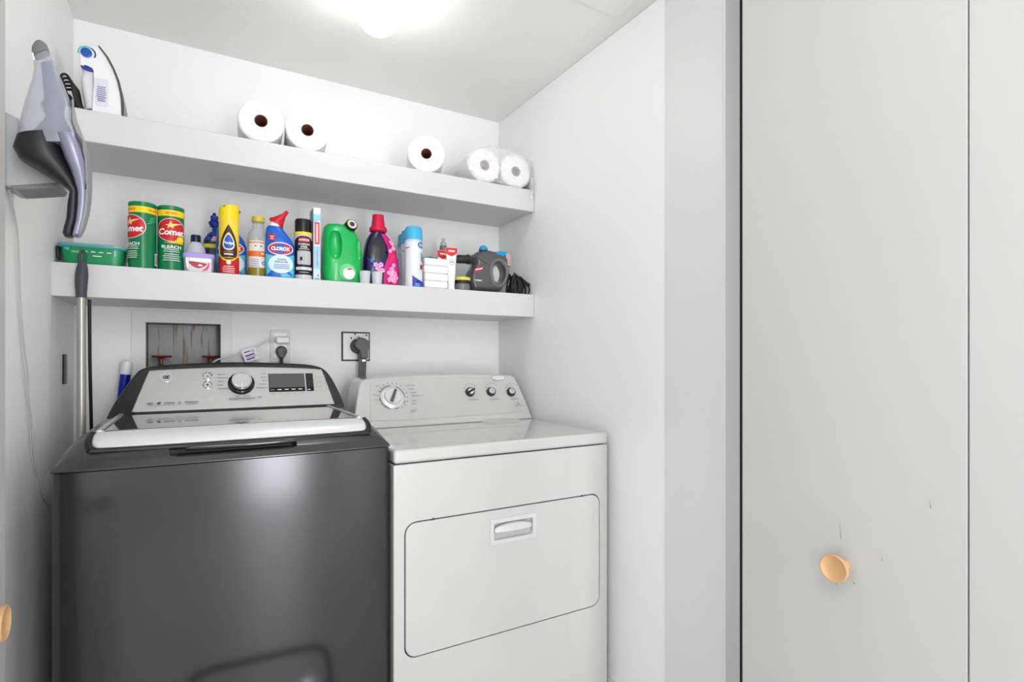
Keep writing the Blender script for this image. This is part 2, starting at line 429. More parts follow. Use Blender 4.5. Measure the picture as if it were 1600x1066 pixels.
t = thing('dryer_outlet', 'square grey steel dryer outlet with a heavy grey plug, between washer and dryer', 'outlet', (.55, YB, H-.008))
obj('back_plate', box(B(), .494, .606, YB-.004, YB, H-.011, H+.105, .001), mat('outlet_rim_black', (40, 40, 38), .5), t)
obj('cover_plate', box(B(), .499, .601, YB-.009, YB-.0035, H-.006, H+.100, .002), mat('steel_cover', (196, 196, 192), .35, metal=.3, var=.12), t)
for x, z in ((.545, .096), (.59, .092), (.53, .08), (.56, .083)): obj('screw', lathe(B(), [(.0035, YB-.0105), (.003, YB-.008)], (x, 0, H+z), 10, 'Y'), BLACKP, t)
t = thing('dryer_plug', 'chunky dark grey dryer plug with a thick flat cord going down', 'plug', (.565, YB-.03, H-.01))
GPL = mat('plug_grey', (96, 96, 98), .5)
obj('socket_collar', lathe(B(), [(.03, YB-.012), (.03, YB-.03), (.026, YB-.032)], (.556, 0, H+.048), 32, 'Y'), mat('collar_black', (40, 40, 42), .45), t)
bm = B(); prism(bm, [(x, z) for x, z in ((.533, H+.055), (.543, H+.075), (.556, H+.081), (.572, H+.078), (.588, H+.066), (.59, H+.045), (.584, H+.03), (.584, H+.0), (.555, H+.0), (.552, H+.03), (.536, H+.042))], YB-.062, YB-.03, .005)
obj('plug_body', bm, GPL, t)
bm = B()
for dx in (-.009, 0, .009): tube(bm, [(.567+dx, YB-.045, H+.004), (.565+dx, YB-.045, H-.03), (.563+dx, YB-.05, H-.1), (.563+dx, YB-.055, H-.4), (.563+dx, YB-.055, H-.7)], .0058, 10)
obj('cord', bm, mat('cord_grey', (98, 98, 98), .5), t)
obj('cord_clamp', box(B(), .561, .577, YB-.056, YB-.05, H-.014, H-.004, .002), CHROME, t)

# ------------------------------------------------------------------ washer (graphite, top loading)
WX0, WX1, WY0, WY1 = -.254, .445, 1.405, 2.08
WC, WH = (WX0+WX1)/2, (WX1-WX0)/2
def bow(x): return .013*abs((x-WC)/WH)**2.4
def wring(z, g=0, r=.014):
    pts = []
    for i in range(33):
        x = WX0+r+(WX1-WX0-2*r)*i/32; pts.append((x, WY0+bow(x)+g, z))
    yf = WY0+bow(WX1)+g
    for k in range(1, 6): a = -PI/2+PI/2*k/6; pts.append((WX1-g-r+r*math.cos(a), yf+r+r*math.sin(a), z))
    pts += [(WX1-g, yf+r, z), (WX1-g, WY1, z), (WX0+g, WY1, z), (WX0+g, yf+r, z)]
    for k in range(1, 6): a = PI+PI/2*k/6; pts.append((WX0+g+r+r*math.cos(a), yf+r+r*math.sin(a), z))
    return pts
ws = thing('washing_machine', 'dark graphite grey top loading washer with silver console, left of the white dryer', 'washing machine', (WC, (WY0+WY1)/2, 0))
ZS = H-.233
obj('cabinet', (lambda b: (rings(b, [wring(.03), wring(.04), wring(ZS-.002)]), b)[1])(B()), WASH, ws)
obj('plinth', (lambda b: (rings(b, [wring(0, .02), wring(.031, .02)]), b)[1])(B()), BLACKP, ws)
# deck: a rounded top grown as a height field
def prof(y):
    P = [(0, .0), (.012, .016), (.03, .028), (.055, .040), (.10, .058), (.16, .064), (.7, .070)]
    d = y-WY0
    for (a, h0), (b_, h1) in zip(P, P[1:]):
        if d <= b_: return h0+(h1-h0)*(d-a)/(b_-a)
    return P[-1][1]
def dome(d, r): q = min(1, max(0, d/r)); return math.sqrt(max(0, 1-(1-q)**2))
def deckz(x, y):
    yy = y-bow(x); side = min(x-WX0, WX1-x)
    return ZS+.003+max(0, prof(yy))*(.12+.88*dome(side, .075)) if side > 1e-5 else ZS+.003
bm = B(); NX, NY = 60, 46
us = [0, .0008, .002, .004, .007, .011, .017, .025, .035, .048, .063]
xs = [WX0+q for q in us]+[WX0+.063+(WX1-WX0-.126)*i/40 for i in range(1, 40)]+[WX1-q for q in us[::-1]]
ys = [0, .004, .008, .012, .018, .024, .03, .037, .045, .055, .065, .08, .1, .13, .16, .25, .4, .55, WY1-WY0-.013]
g = [[bm.verts.new((x, WY0+bow(x)*(1-q/.7)+q, deckz(x, WY0+bow(x)+q))) for q in ys] for x in xs]
g0 = [[bm.verts.new((v.co.x, v.co.y, ZS)) for v in (r[0], r[-1])] for r in g]
for i in range(len(xs)-1):
    for j in range(len(ys)-1): bm.faces.new((g[i][j], g[i+1][j], g[i+1][j+1], g[i][j+1]))
    bm.faces.new((g0[i][0], g0[i+1][0], g[i+1][0], g[i][0])); bm.faces.new((g0[i][1], g[i][-1], g[i+1][-1], g0[i+1][1]))
    bm.faces.new((g0[i][0], g0[i][1], g0[i+1][1], g0[i+1][0]))
for i in (0, -1): bm.faces.new([g0[i][0]]+g[i]+[g0[i][1]])
deck = obj('deck', bm, WASHD, ws, ang=30)
# recess under the lid's front rail
def rec(y0, y1, z0, z1, x0, x1, s):
    b2 = B(); poly = [(x0, z1), (x0+s*.6, z1-(z1-z0)*.3), (x0+s*.8, z0+.004), (x0+s*1.2, z0), (x1-s*1.2, z0), (x1-s*.8, z0+.004), (x1-s*.6, z1-(z1-z0)*.3), (x1, z1)]
    return prism(b2, poly, y0, y1)
cut(deck, rec(WY0+.006, WY0+.075, ZS+.0145, ZS+.12, -.085, .246, .042))
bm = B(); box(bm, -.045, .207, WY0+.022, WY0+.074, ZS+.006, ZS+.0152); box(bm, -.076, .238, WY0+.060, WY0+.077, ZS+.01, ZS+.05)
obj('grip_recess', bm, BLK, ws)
# lid: black glass with a silver front rail and side rails
lid = obj('lid', box(B(), -.178, .378, 1.50, 1.915, H-.172, H-.1605, .003), GLASSB, ws)
bm = B()
rs = []
for k in range(9):                            # front rail cross-section swept along x with rounded ends
    pass
secs = [(-.0004, 0), (.0, 0)]
pr = [(1.447, -.192), (1.452, -.184), (1.462, -.176), (1.478, -.168), (1.495, -.1625), (1.505, -.1605), (1.508, -.165), (1.495, -.172), (1.47, -.182), (1.452, -.196)]
RX0, RX1 = -.196, .397
cy_, cz_ = 1.478, -.178
for q in [0, .002, .006, .012, .02]+[.02+(RX1-RX0-.04)*i/20 for i in range(1, 20)]+[RX1-RX0-k for k in (.02, .012, .006, .002, 0)]:
    x = RX0+q; dd = min(q, RX1-RX0-q); s = .35+.65*dome(dd, .02)
    rs.append([(x, cy_+(y-cy_)*s+bow(x)*.9, H+cz_+(z-cz_)*s) for y, z in pr])
rings(bm, rs)
bm2 = obj('front_rail', bm, SILVERL, None, ang=60); bm2.parent = lid
bm = B()
tube(bm, [(RX0-.004, 1.512, H-.168), (RX0-.006, 1.475, H-.180), (RX0+.002, 1.452, H-.196), (RX0+.03, 1.447, H-.199), (.1, 1.4445, H-.2005), (RX1-.03, 1.447, H-.199), (RX1-.002, 1.452, H-.196), (RX1+.006, 1.475, H-.180), (RX1+.004, 1.512, H-.168)], .0065, 8, 5)
gk = obj('gasket', bm, BLK, None); gk.parent = lid
bm = B()
for x0, x1 in ((-.193, -.181), (.381, .393)): sr = obj('side_rail', box(B(), x0, x1, 1.505, 1.93, H-.172, H-.1585, .003), SILVER, None); sr.parent = lid
obj('grip_bar', tube(B(), [(-.02, 1.446, H-.203), (0, 1.441, H-.2035), (.1, 1.438, H-.2045), (.2, 1.441, H-.2035), (.22, 1.446, H-.203)], .0065, 12, 4), mat('grip_black_gloss', (46, 46, 48), .16, coat=.6), ws)
# console
ca, cb = Vector((0, 1.925, H-.160)), Vector((0, 2.0, H-.014))        # foot and head of the sloping face
cn = (cb-ca).normalized(); co_ = Vector((0, -cn.z, cn.y))              # outward normal
def conmap(s, t, o): return Vector((s, 0, 0))+ca+cn*t+co_*o
CH = (cb-ca).length
def plate(bm, poly, d0, d1, mp_, bev=0):
    t = bmesh.new(); a = [t.verts.new(mp_(x, z, d1)) for x, z in poly]; b_ = [t.verts.new(mp_(x, z, d0)) for x, z in poly]; n = len(poly)
    t.faces.new(a); t.faces.new(b_[::-1])
    for i in range(n): t.faces.new((a[i], b_[i], b_[(i+1) % n], a[(i+1) % n]))
    if bev:
        bmesh.ops.recalc_face_normals(t, faces=t.faces); fs = [f for f in t.faces if set(f.verts) == set(a)]
        bmesh.ops.bevel(t, geom=list(fs[0].edges), offset=bev, segments=3, affect='EDGES', profile=.5)
    merge(bm, t); return bm
def curve2(pts, k=6): return [(p.x, p.y) for p in smooth_pts([(a, b, 0) for a, b in pts], k)]
hood = curve2([(-.222, -.012), (-.205, .035), (-.185, .075), (-.165, .115), (-.148, .139), (-.125, .150), (-.09, .1555), (.0, .162), (.12, .1655), (.24, .162), (.32, .157), (.362, .149), (.388, .135), (.41, .10), (.425, .06), (.437, .02), (.442, -.012)])
bm = B()
def hmap(s, t, o): return Vector((s, 0, 0))+ca+cn*t+Vector((0, -o, 0))
plate(bm, hood, -.11, .004, hmap, .006)
obj('console_hood', bm, mat('hood_black', (40, 40, 42), .25, metal=.2, coat=.4), ws, ang=50)
pan = [(-.163, .0035)]+curve2([(-.163, .004), (-.127, .128), (-.118, .137), (-.10, .140)])+curve2([(-.10, .140), (.0, .145), (.12, .148), (.25, .145), (.355, .139)])[1:]+curve2([(.355, .139), (.372, .136), (.38, .127), (.409, .004)])[1:]
con = obj('control_panel', plate(B(), pan, .0, .0075, hmap, .002), SILVER, ws)
def cm(s, t, o): return conmap(s, t, o+.0072)
EQ = Matrix([co_, Vector((1, 0, 0)), cn]).transposed()
def disc_part(bm, s, t, profl, n=36):        # lathe standing out of the console face
    rs = []
    for r, d in profl: rs.append([cm(s+r*math.cos(2*PI*i/n), t+r*math.sin(2*PI*i/n), d) for i in range(n)])
    rings(bm, rs, False, True)
    return bm
K = (.125, .085)
p = obj('dial', disc_part(B(), *K, [(.039, -.002), (.039, .003), (.037, .006), (.031, .009), (.030, .022)]), mat('dial_skirt_black', (24, 24, 26), .18, coat=.5), ws)
q = obj('dial_cap', disc_part(B(), *K, [(.0295, .010), (.0295, .026), (.0275, .029), (.025, .029), (.024, .0275)]), CHROME, None); q.parent = p
q = decal('dial_pointer', [('poly', rect(K[0]-.0012, K[0]+.0012, K[1]-.031, K[1]-.012), WHITE)], lambda s, t, o: cm(s, t, o+.0285), None, step=0); q.parent = p
for s, t in ((.030, .112), (.030, .082)):
    obj('push_button', disc_part(B(), s, t, [(.0135, -.001), (.0135, .0015), (.011, .003), (.0095, .0018)]), CHROME, ws)
    decal('button_icon', [('poly', ell(s, t, .0035, .003, 12), INKG if t > .1 else INK)], lambda a, b_, o: cm(a, b_, o+.002), ws, local=False, step=0)
SCR = mat('display_glass', (84, 84, 84), .12, coat=.5); SCRB = mat('display_black', (12, 12, 14), .15)
bm = B(); plate(bm, rrect(.206, .318, .052, .118, .001, 2), 0, .001, cm); sc_ = obj('display', bm, SCRB, ws)
bm = B(); plate(bm, rrect(.3225, .346, .052, .118, .001, 2), 0, .001, cm); obj('display', bm, SCRB, ws)
its = [('poly', rect(.2075, .3165, .067, .117), SCR), ('poly', rect(.3235, .345, .067, .117), mat('display_dim', (44, 44, 46), .2)),
       ('poly', rect(.325, .334, .056, .0585), WHITE)]
for k in range(5): its.append(('poly', rect(.210+.0215*k, .222+.0215*k, .0575, .0605), WHITE if k else INKG))
for k in range(3): its.append(('poly', rect(.3265, .342, .074+.013*k, .0755+.013*k), BLK))
decal('display_legend', its, lambda s, t, o: cm(s, t, o+.001), ws, local=False, step=0)
its = []
for k, wd in enumerate((.028, .038, .022, .018, .042)): its.append(('poly', rect(.058, .058+wd*.8, .118-.0125*k, .1195-.0125*k), INKG))
for k, wd in enumerate((.018, .018, .014, .022, .032)): its.append(('poly', rect(.200-wd, .200, .118-.0125*k, .1195-.0125*k), INKG))
for k in range(6): its.append(('poly', rect(.211+.0225*k, .222+.0225*k, .0435, .0447), INKG))
for k in range(3): its.append(('poly', rect(.353, .376, .065+.018*k, .066+.018*k), INKG))
its += [('poly', rect(.352, .3525, .045, .118), INKG), ('poly', rect(.385, .3855, .045, .118), INKG)]
its += [('poly', rect(.088, .162, .030, .0325), INKG), ('poly', rect(.105, .12, .038, .040), INKG), ('poly', rect(.128, .148, .0385, .0405), INKG), ('poly', rect(.17, .182, .032, .034), INKG)]
its += [('poly', ell(-.118, .0235, .009, .003, 14), INKG), ('poly', [(-.103, .021), (-.098, .0265), (-.089, .0265), (-.094, .021)], INK), ('poly', rect(-.084, -.056, .022, .0255), INKG), ('poly', rect(-.048, -.040, .021, .023), INKG), ('poly', rect(-.048, -.040, .025, .027), INKG), ('poly', rect(-.030, .005, .022, .0255), INKG)]
decal('panel_legend', its, cm, ws, local=False, step=0)
bdg = obj('badge', disc_part(B(), -.080, .110, [(.0165, -.001), (.0165, .002), (.0145, .003), (.0135, .0022)]), SILVERL, ws)
q = decal('badge_emblem', [('poly', ell(-.080, .110, .0118, .0118, 30), INK), ('poly', ell(-.080, .110, .0108, .0108, 30), SILVERL),
    ('text', 'GE', -.080, .1102, .0175, .0120, INK, .07, .15)], lambda s, t, o: cm(s, t, o+.0022), None, step=0); q.parent = bdg

# ------------------------------------------------------------------ dryer (white)
EX0, EX1, EY0, EY1 = .452, 1.180, 1.41, 2.09
dr = thing('clothes_dryer', 'white front loading clothes dryer with grey control panel, right of the graphite washer', 'clothes dryer', ((EX0+EX1)/2, (EY0+EY1)/2, 0))
ZD = H-.283; ZT = H-.2445
cab = obj('cabinet', box(B(), EX0, EX1, EY0, EY1, .02, ZD-.0015, .005, 3), ENAMEL, dr)
obj('plinth', box(B(), EX0+.01, EX1-.01, EY0+.02, EY1-.01, 0, .021), BLACKP, dr)
obj('top_panel', box(B(), EX0, EX1, EY0-.004, EY1, ZD+.0015, ZT, .009, 4), ENAMEL, dr)
dx0, dx1, dz0, dz1 = .4845, 1.143, H-.806, H-.4445
b3 = prism(B(), rrect(dx0-.0035, dx1+.0035, dz0-.0035, dz1+.0035, .034), EY0-.01, EY0+.020)
cut(cab, b3)
obj('door_gap', prism(B(), rrect(dx0-.004, dx1+.004, dz0-.004, dz1+.004, .034), EY0+.018, EY0+.021), mat('gap_grey', (70, 70, 70), .8), dr)
door = obj('door', prism(B(), rrect(dx0, dx1, dz0, dz1, .031), EY0-.003, EY0+.018, .003), ENAMEL, dr)
hx0, hx1, hz0, hz1 = .738, .897, H-.545, H-.470
cut(door, prism(B(), rrect(hx0+.012, hx1-.012, hz0+.012, hz1-.012, .012), EY0-.02, EY0+.010))
bm = B()
box(bm, hx0, hx1, EY0-.0055, EY0-.002, hz1-.013, hz1, .001); box(bm, hx0, hx1, EY0-.0055, EY0-.002, hz0, hz0+.013, .001)
box(bm, hx0, hx0+.013, EY0-.0055, EY0-.002, hz0+.012, hz1-.012, .001); box(bm, hx1-.013, hx1, EY0-.0055, EY0-.002, hz0+.012, hz1-.012, .001)
# scoop hood over the recess
rs = []
for i in range(17):
    x = hx0+.016+(hx1-hx0-.032)*i/16; q = math.sin(PI*i/16)**.6 if 0 < i < 16 else .05
    z1 = hz1-.030+.014*q; zb_ = hz1-.040; rs.append([(x, EY0-.001, z1), (x, EY0-.003-.006*q, z1-.003*q), (x, EY0-.004-.014*q, zb_+.003), (x, EY0-.003-.013*q, zb_), (x, EY0+.003, zb_)])
rings(bm, rs)
h_ = obj('handle', bm, mat('handle_enamel', (206, 205, 203), .3), None); h_.parent = door
for q in (dx0+.08, dx1-.07): obj('hinge_bumper', lathe(B(), [(.004, EY0-.002), (.004, EY0+.012)], (q, 0, dz1+.002), 12, 'Y'), mat('bumper_grey', (80, 80, 80), .6), dr)
# raised hinge cover on the top
bm = B(); loft(bm, [(ZT-.001, 1.02, 1.845, .085, .045, 3), (ZT+.006, 1.02, 1.852, .075, .036, 3), (ZT+.010, 1.02, 1.86, .055, .02, 3)], 36)
obj('lid_catch', bm, ENAMEL, dr)
# console
da, db = Vector((0, 1.875, ZT)), Vector((0, 1.975, H-.062)); dn = (db-da).normalized(); do_ = Vector((0, -dn.z, dn.y)); DH = (db-da).length
def dmap(s, t, o): return Vector((s, 0, 0))+da+dn*t+Vector((0, -o, 0))
body = curve2([(.462, 0), (.472, .05), (.488, .12), (.500, .165), (.512, .187), (.535, .196)])+curve2([(.535, .196), (.66, .205), (.82, .209), (1.0, .207), (1.125, .200)])[1:]+curve2([(1.125, .200), (1.143, .193), (1.152, .178), (1.170, .08), (1.180, 0)])[1:]
dc = obj('console', plate(B(), body, -.13, 0, dmap, .007), ENAMEL, dr, ang=50)
pan = [(.522, .03), (.540, .165), (.548, .181), (.565, .186), (.66, .191), (.82, .195), (1.0, .193), (1.10, .188), (1.113, .182), (1.121, .168), (1.148, .048), (1.145, .038), (1.138, .034), (1.0, .03), (.8, .027), (.6, .028)]
obj('control_panel', plate(B(), pan, -.001, .002, dmap, .0007), PANELG, dr)
def dm(s, t, o): return Vector((s, 0, 0))+da+dn*t+do_*(o+.0018)
def dpart(bm, s, t, profl, n=40):
    rings(bm, [[dm(s+r*math.cos(2*PI*i/n), t+r*math.sin(2*PI*i/n), d) for i in range(n)] for r, d in profl], False, True); return bm
def pointer(bm, s, t, L, wd, d0, d1, ang):
    ca_, sa = math.cos(ang), math.sin(ang)
    pl = [(-wd, -L), (wd, -L), (wd*.8, L), (-wd*.8, L)]
    return plate(bm, [(s+x*ca_-z*sa, t+x*sa+z*ca_) for x, z in pl], d0, d1, lambda a, b_, o: dm(a, b_, o), .001)
s, t = .613, .115
k = obj('timer_knob', dpart(B(), s, t, [(.044, 0), (.043, .004), (.038, .007), (.032, .009), (.031, .013), (.029, .016)]), SILVERL, dr)
q = obj('knob_grip', pointer(B(), s, t, .025, .0055, .012, .026, -.45), mat('grip_grey', (92, 92, 92), .3, metal=.3), None); q.parent = k
its = []
for a in range(0, 360, 6):
    if 285 < a < 320: continue
    if a % 90 < 66: its.append(('poly', [(s+math.cos(math.radians(a+b_))*r, t+math.sin(math.radians(a+b_))*r) for r, b_ in ((.046, 0), (.048, 0), (.048, 6.2), (.046, 6.2))], INK))
for a in range(-60, 250, 18): its.append(('poly', [(s+math.cos(math.radians(a+b_))*r, t+math.sin(math.radians(a+b_))*r) for r, b_ in ((.051, 0), (.056, 0), (.056, 2.5), (.051, 2.5))], INK))
for x, z, wd in ((.668, .155, .032), (.676, .140, .018), (.680, .125, .022), (.680, .112, .048), (.678, .092, .02), (.676, .08, .02), (.668, .055, .026), (.664, .048, .02), (.553, .155, .014), (.540, .12, .014), (.542, .10, .012)): its.append(('poly', rect(x, x+wd, z, z+.0022), INKG))
KS = ((.925, .125), (1.017, .123), (1.108, .119))
for i, (x, z) in enumerate(KS):
    its += [('poly', rect(x-.02, x+.02, z-.040, z-.0375), INKG)]
    for a in range(40, 181, 28): its.append(('poly', [(x+math.cos(math.radians(a+b_))*r, z+math.sin(math.radians(a+b_))*r) for r, b_ in ((.028, 0), (.033, 0), (.033, 7), (.028, 7))], INKG))
its += [('poly', rect(1.10, 1.132, .051, .0535), INKG), ('poly', ell(1.116, .060, .004, .004, 10), INKG)]
its += [('poly', ell(1.055, .176, .026, .0075, 28), WHITE), ('text', 'Whirlpool', 1.055, .176, .036, .0075, INK, 0, .2)]
decal('panel_legend', its, lambda a, b_, o: dm(a, b_, o), dr, local=False, step=0)
for i, (x, z) in enumerate(KS):
    k = obj('knob', dpart(B(), x, z, [(.0185, 0), (.0185, .005), (.0175, .012), (.016, .014)]), mat('small_knob_dark', (52, 52, 54), .25), dr)
    q = obj('knob_face', dpart(B(), x, z, [(.0125, .013), (.012, .0155), (.011, .0155)]), SILVERL, None); q.parent = k
    q = obj('knob_grip', pointer(B(), x, z, .019 if i == 0 else .013, .004, .013, .020, (-1.1, .15, .1)[i]), BLACKP if i == 0 else SILVER, None); q.parent = k

# ------------------------------------------------------------------ things on the lower shelf
def item(name, label, cat, x, y, rz=0, group=None, z=S1): return thing(name, label, cat, (x, y, z), math.radians(rz), group)
CAPG = 'cleaning products in the row on the lower shelf'

# covered box of wipes
t = item('storage_tub', 'low plastic tub with teal lid and green and blue contents at the shelf\'s left end', 'storage tub', -.252, 1.968)
obj('tub', loft(B(), [(0, 0, 0, .066, .045, 6), (.004, 0, 0, .069, .048, 6), (.05, 0, 0, .074, .053, 6)], 48), mat('tub_green', (14, 140, 84), .3), t, local=True)
decal('label', [('poly', rect(-.066, .066, .002, .026), mat('tub_blue', (10, 120, 205), .35)), ('poly', rect(-.064, -.052, .018, .046), mat('tub_edge', (80, 190, 190), .35)), ('poly', rect(-.048, -.03, .024, .038), mat('tub_pale', (120, 190, 150), .4)), ('poly', rect(.049, .052, .004, .046), SKY)]
      + [('poly', rect(-.022+k*.018, -.012+k*.018, .036, .0385), WHITE) for k in range(4)] + [('poly', rect(.0, .02, .025, .0275), WHITE)], loftmap([(0, 0, 0, .066, .045, 6), (.05, 0, 0, .074, .053, 6)]), t)
lidt = loft(B(), [(.048, 0, 0, .077, .056, 6), (.052, 0, 0, .081, .060, 6), (.057, 0, 0, .081, .060, 6), (.059, 0, 0, .077, .056, 6), (.0605, 0, 0, .07, .05, 6)], 48)
obj('lid', lidt, mat('lid_teal', (96, 176, 176), .25, alpha=.9), t, local=True)
for s in (-1, 1): obj('lid_clip', box(B(), s*.081-.003, s*.081+.003, -.03, .03, .018, .052, .002), mat('clip_dark', (28, 36, 44), .35), t, local=True)

# scouring powder cans
DKG = mat('can_green', (6, 120, 74), .28); 
def comet(x, y, rz, label, lab_it):
    t = item('cleanser_can', label, 'cleanser can', x, y, 0, 'green cleanser cans')
    r = .0345
    obj('can', lathe(B(), [(r-.0015, 0), (r, .002), (r, .185), (r-.0005, .186)], n=48), DKG, t, local=True)
    obj('can_top', lathe(B(), [(r+.0006, .183), (r+.0008, .190), (r-.001, .1915), (r-.003, .1895), (.001, .189)], n=48), mat('can_top_green', (16, 128, 76), .3), t, local=True)
    decal('label', lab_it, cylmap(r, math.radians(rz)), t); return t
def comet_art(s0):
    a = [('poly', rect(-.1, .1, .160, .178), YEL)]
    for q in (-.062, 0, .062): a.append(('text', '50% MORE', q, .169, .030, .007, ORNG, .02))
    a += [('poly', ell(0, .119, .041, .0345, 44), WHITE), ('poly', ell(0, .119, .039, .033, 44), RED),
          ('poly', [(-.016, .133), (-.006, .136), (-.002, .146), (.002, .137), (.030, .141), (.006, .131), (.004, .123), (-.003, .129), (-.010, .122), (-.008, .131)], mat('comet_gold', (250, 214, 120), .4)),
          ('text', 'Comet', 0, .113, .068, .019, WHITE, .035, .12)]
    a += [('text', 'BLEACH', 0, .069, .050, .009, WHITE, .03)] + lines(-.024, .024, .052, .064, 2, mat('print_pale', (190, 215, 200), .5)) + lines(-.022, .022, .026, .050, 4, mat('print_pale', (190, 215, 200), .5))
    if s0: a += [('poly', [(-.018, .080), (.005, .085), (.012, .092), (.03, .089), (.03, .079)], mat('lemon', (232, 196, 40), .4)), ('poly', ell(.022, .092, .010, .009, 20), YEL)]
    else: a += [('poly', [(.042+k*.004, .126+k*.008), (.066, .140+k*.006), (.066, .1418+k*.006), (.042+k*.004, .128+k*.008)], mat('streak_green', (110, 200, 150), .4)) for k in range(3)] + [('poly', rect(.062, .074, .010, .045), WHITE)] + [('poly', rect(.063+k*.002, .064+k*.002, .012, .043), INK) for k in range(5)]
    return a
comet(-.137, 1.932, -50, 'leftmost tall green cleanser can, its red oval turned to the left', comet_art(0))
comet(-.0665, 1.94, 4, 'second green cleanser can, red oval facing front, beside the white tub of tabs', comet_art(1))

# small white bottle with navy cap, behind
t = item('bleach_bottle', 'small white bottle with a navy cap standing behind the lilac-topped tub', 'bottle', -.002, 2.035)
obj('bottle', loft(B(), [(0, 0, 0, .026, .018, 2.6), (.004, 0, 0, .029, .021, 2.6), (.085, 0, 0, .029, .021, 2.6), (.102, 0, 0, .022, .017, 2.2), (.114, 0, 0, .0125, .0125, 2)]), mat('bottle_grey_white', (222, 226, 236), .35), t, local=True)
obj('cap', lathe(B(), [(.014, .112), (.0145, .114), (.0145, .132), (.013, .135)], n=28), mat('cap_navy', (26, 36, 74), .35), t, local=True)

# open tub with lilac lid
t = item('tablet_tub', 'small grey-sided tub with lilac top and red swirl front, beside the green cans', 'tub', .006, 1.955)
s_ = [(0, 0, 0, .038, .042, 7), (.003, 0, 0, .040, .044, 7), (.044, 0, 0, .042, .046, 7)]
obj('tub', loft(B(), s_, 48), mat('tub_grey', (150, 150, 162), .3), t, local=True)
obj('lid', loft(B(), [(.043, 0, 0, .043, .047, 7), (.047, 0, 0, .0445, .048, 7), (.056, 0, 0, .0435, .047, 7), (.058, 0, 0, .041, .045, 7)], 48), mat('lid_lilac', (166, 146, 214), .35), t, local=True)
decal('label', [('poly', rect(-.034, -.026, .002, .043), WHITE), ('poly', rect(-.026, .034, .002, .032), mat('tub_silverwhite', (214, 212, 216), .4)), ('poly', rect(-.025, .034, .032, .043), WHITE),
  ('poly', curve2([(-.026, .032), (-.01, .031), (.008, .029), (.022, .026), (.012, .017), (0, .012), (-.014, .016), (-.025, .025)], 4), mat('swirl_crimson', (176, 14, 52), .4)),
  ('poly', curve2([(.008, .004), (.022, .008), (.028, .018), (.027, .032), (.022, .02), (.014, .010)], 4), mat('swirl_pink', (214, 60, 120), .4)),
  ('poly', ell(.004, .021, .006, .003, 16), WHITE)], loftmap(s_), t)

# toilet cleaner with blue nozzle, behind
t = item('toilet_cleaner', 'dark blue toilet cleaner with royal blue nozzle, behind and left of the yellow polish can', 'cleaning bottle', .053, 2.088)
s_ = [(0, 0, 0, .034, .02, 3), (.004, 0, 0, .036, .023, 3), (.10, 0, 0, .036, .023, 3), (.135, .002, 0, .034, .022, 3), (.155, .004, 0, .024, .018, 2.4), (.165, .006, 0, .014, .012, 2), (.18, .006, 0, .013, .012, 2)]
obj('bottle', loft(B(), s_), mat('cleaner_blue', (24, 74, 176), .3), t, local=True)
decal('label', [('poly', rect(-.0335, .0335, .085, .128), BLK), ('poly', [(-.0335, .1275), (.0335, .1275), (.026, .148), (-.020, .148)], BLK), ('poly', rect(-.034, .034, .105, .118), mat('lime_band', (214, 214, 40), .4)), ('poly', [(-.012, .128), (-.005, .145), (.012, .145), (.012, .128)], mat('pink_pale', (226, 190, 214), .4)), ('poly', [(.0, .02), (.004, .06), (.012, .075), (.016, .075), (.010, .05), (.008, .02)], WHITE)], loftmap(s_), t)
obj('nozzle', loft(B(), [(.176, .006, 0, .013, .013, 2), (.180, .004, 0, .018, .014, 3), (.193, .000, -.002, .019, .014, 3), (.200, -.001, 0, .011, .011, 2.5), (.214, -.001, 0, .012, .011, 3), (.218, -.001, 0, .006, .006, 2), (.226, -.001, 0, .0045, .0045, 2)], 24), mat('nozzle_blue', (16, 48, 170), .3), t, local=True)

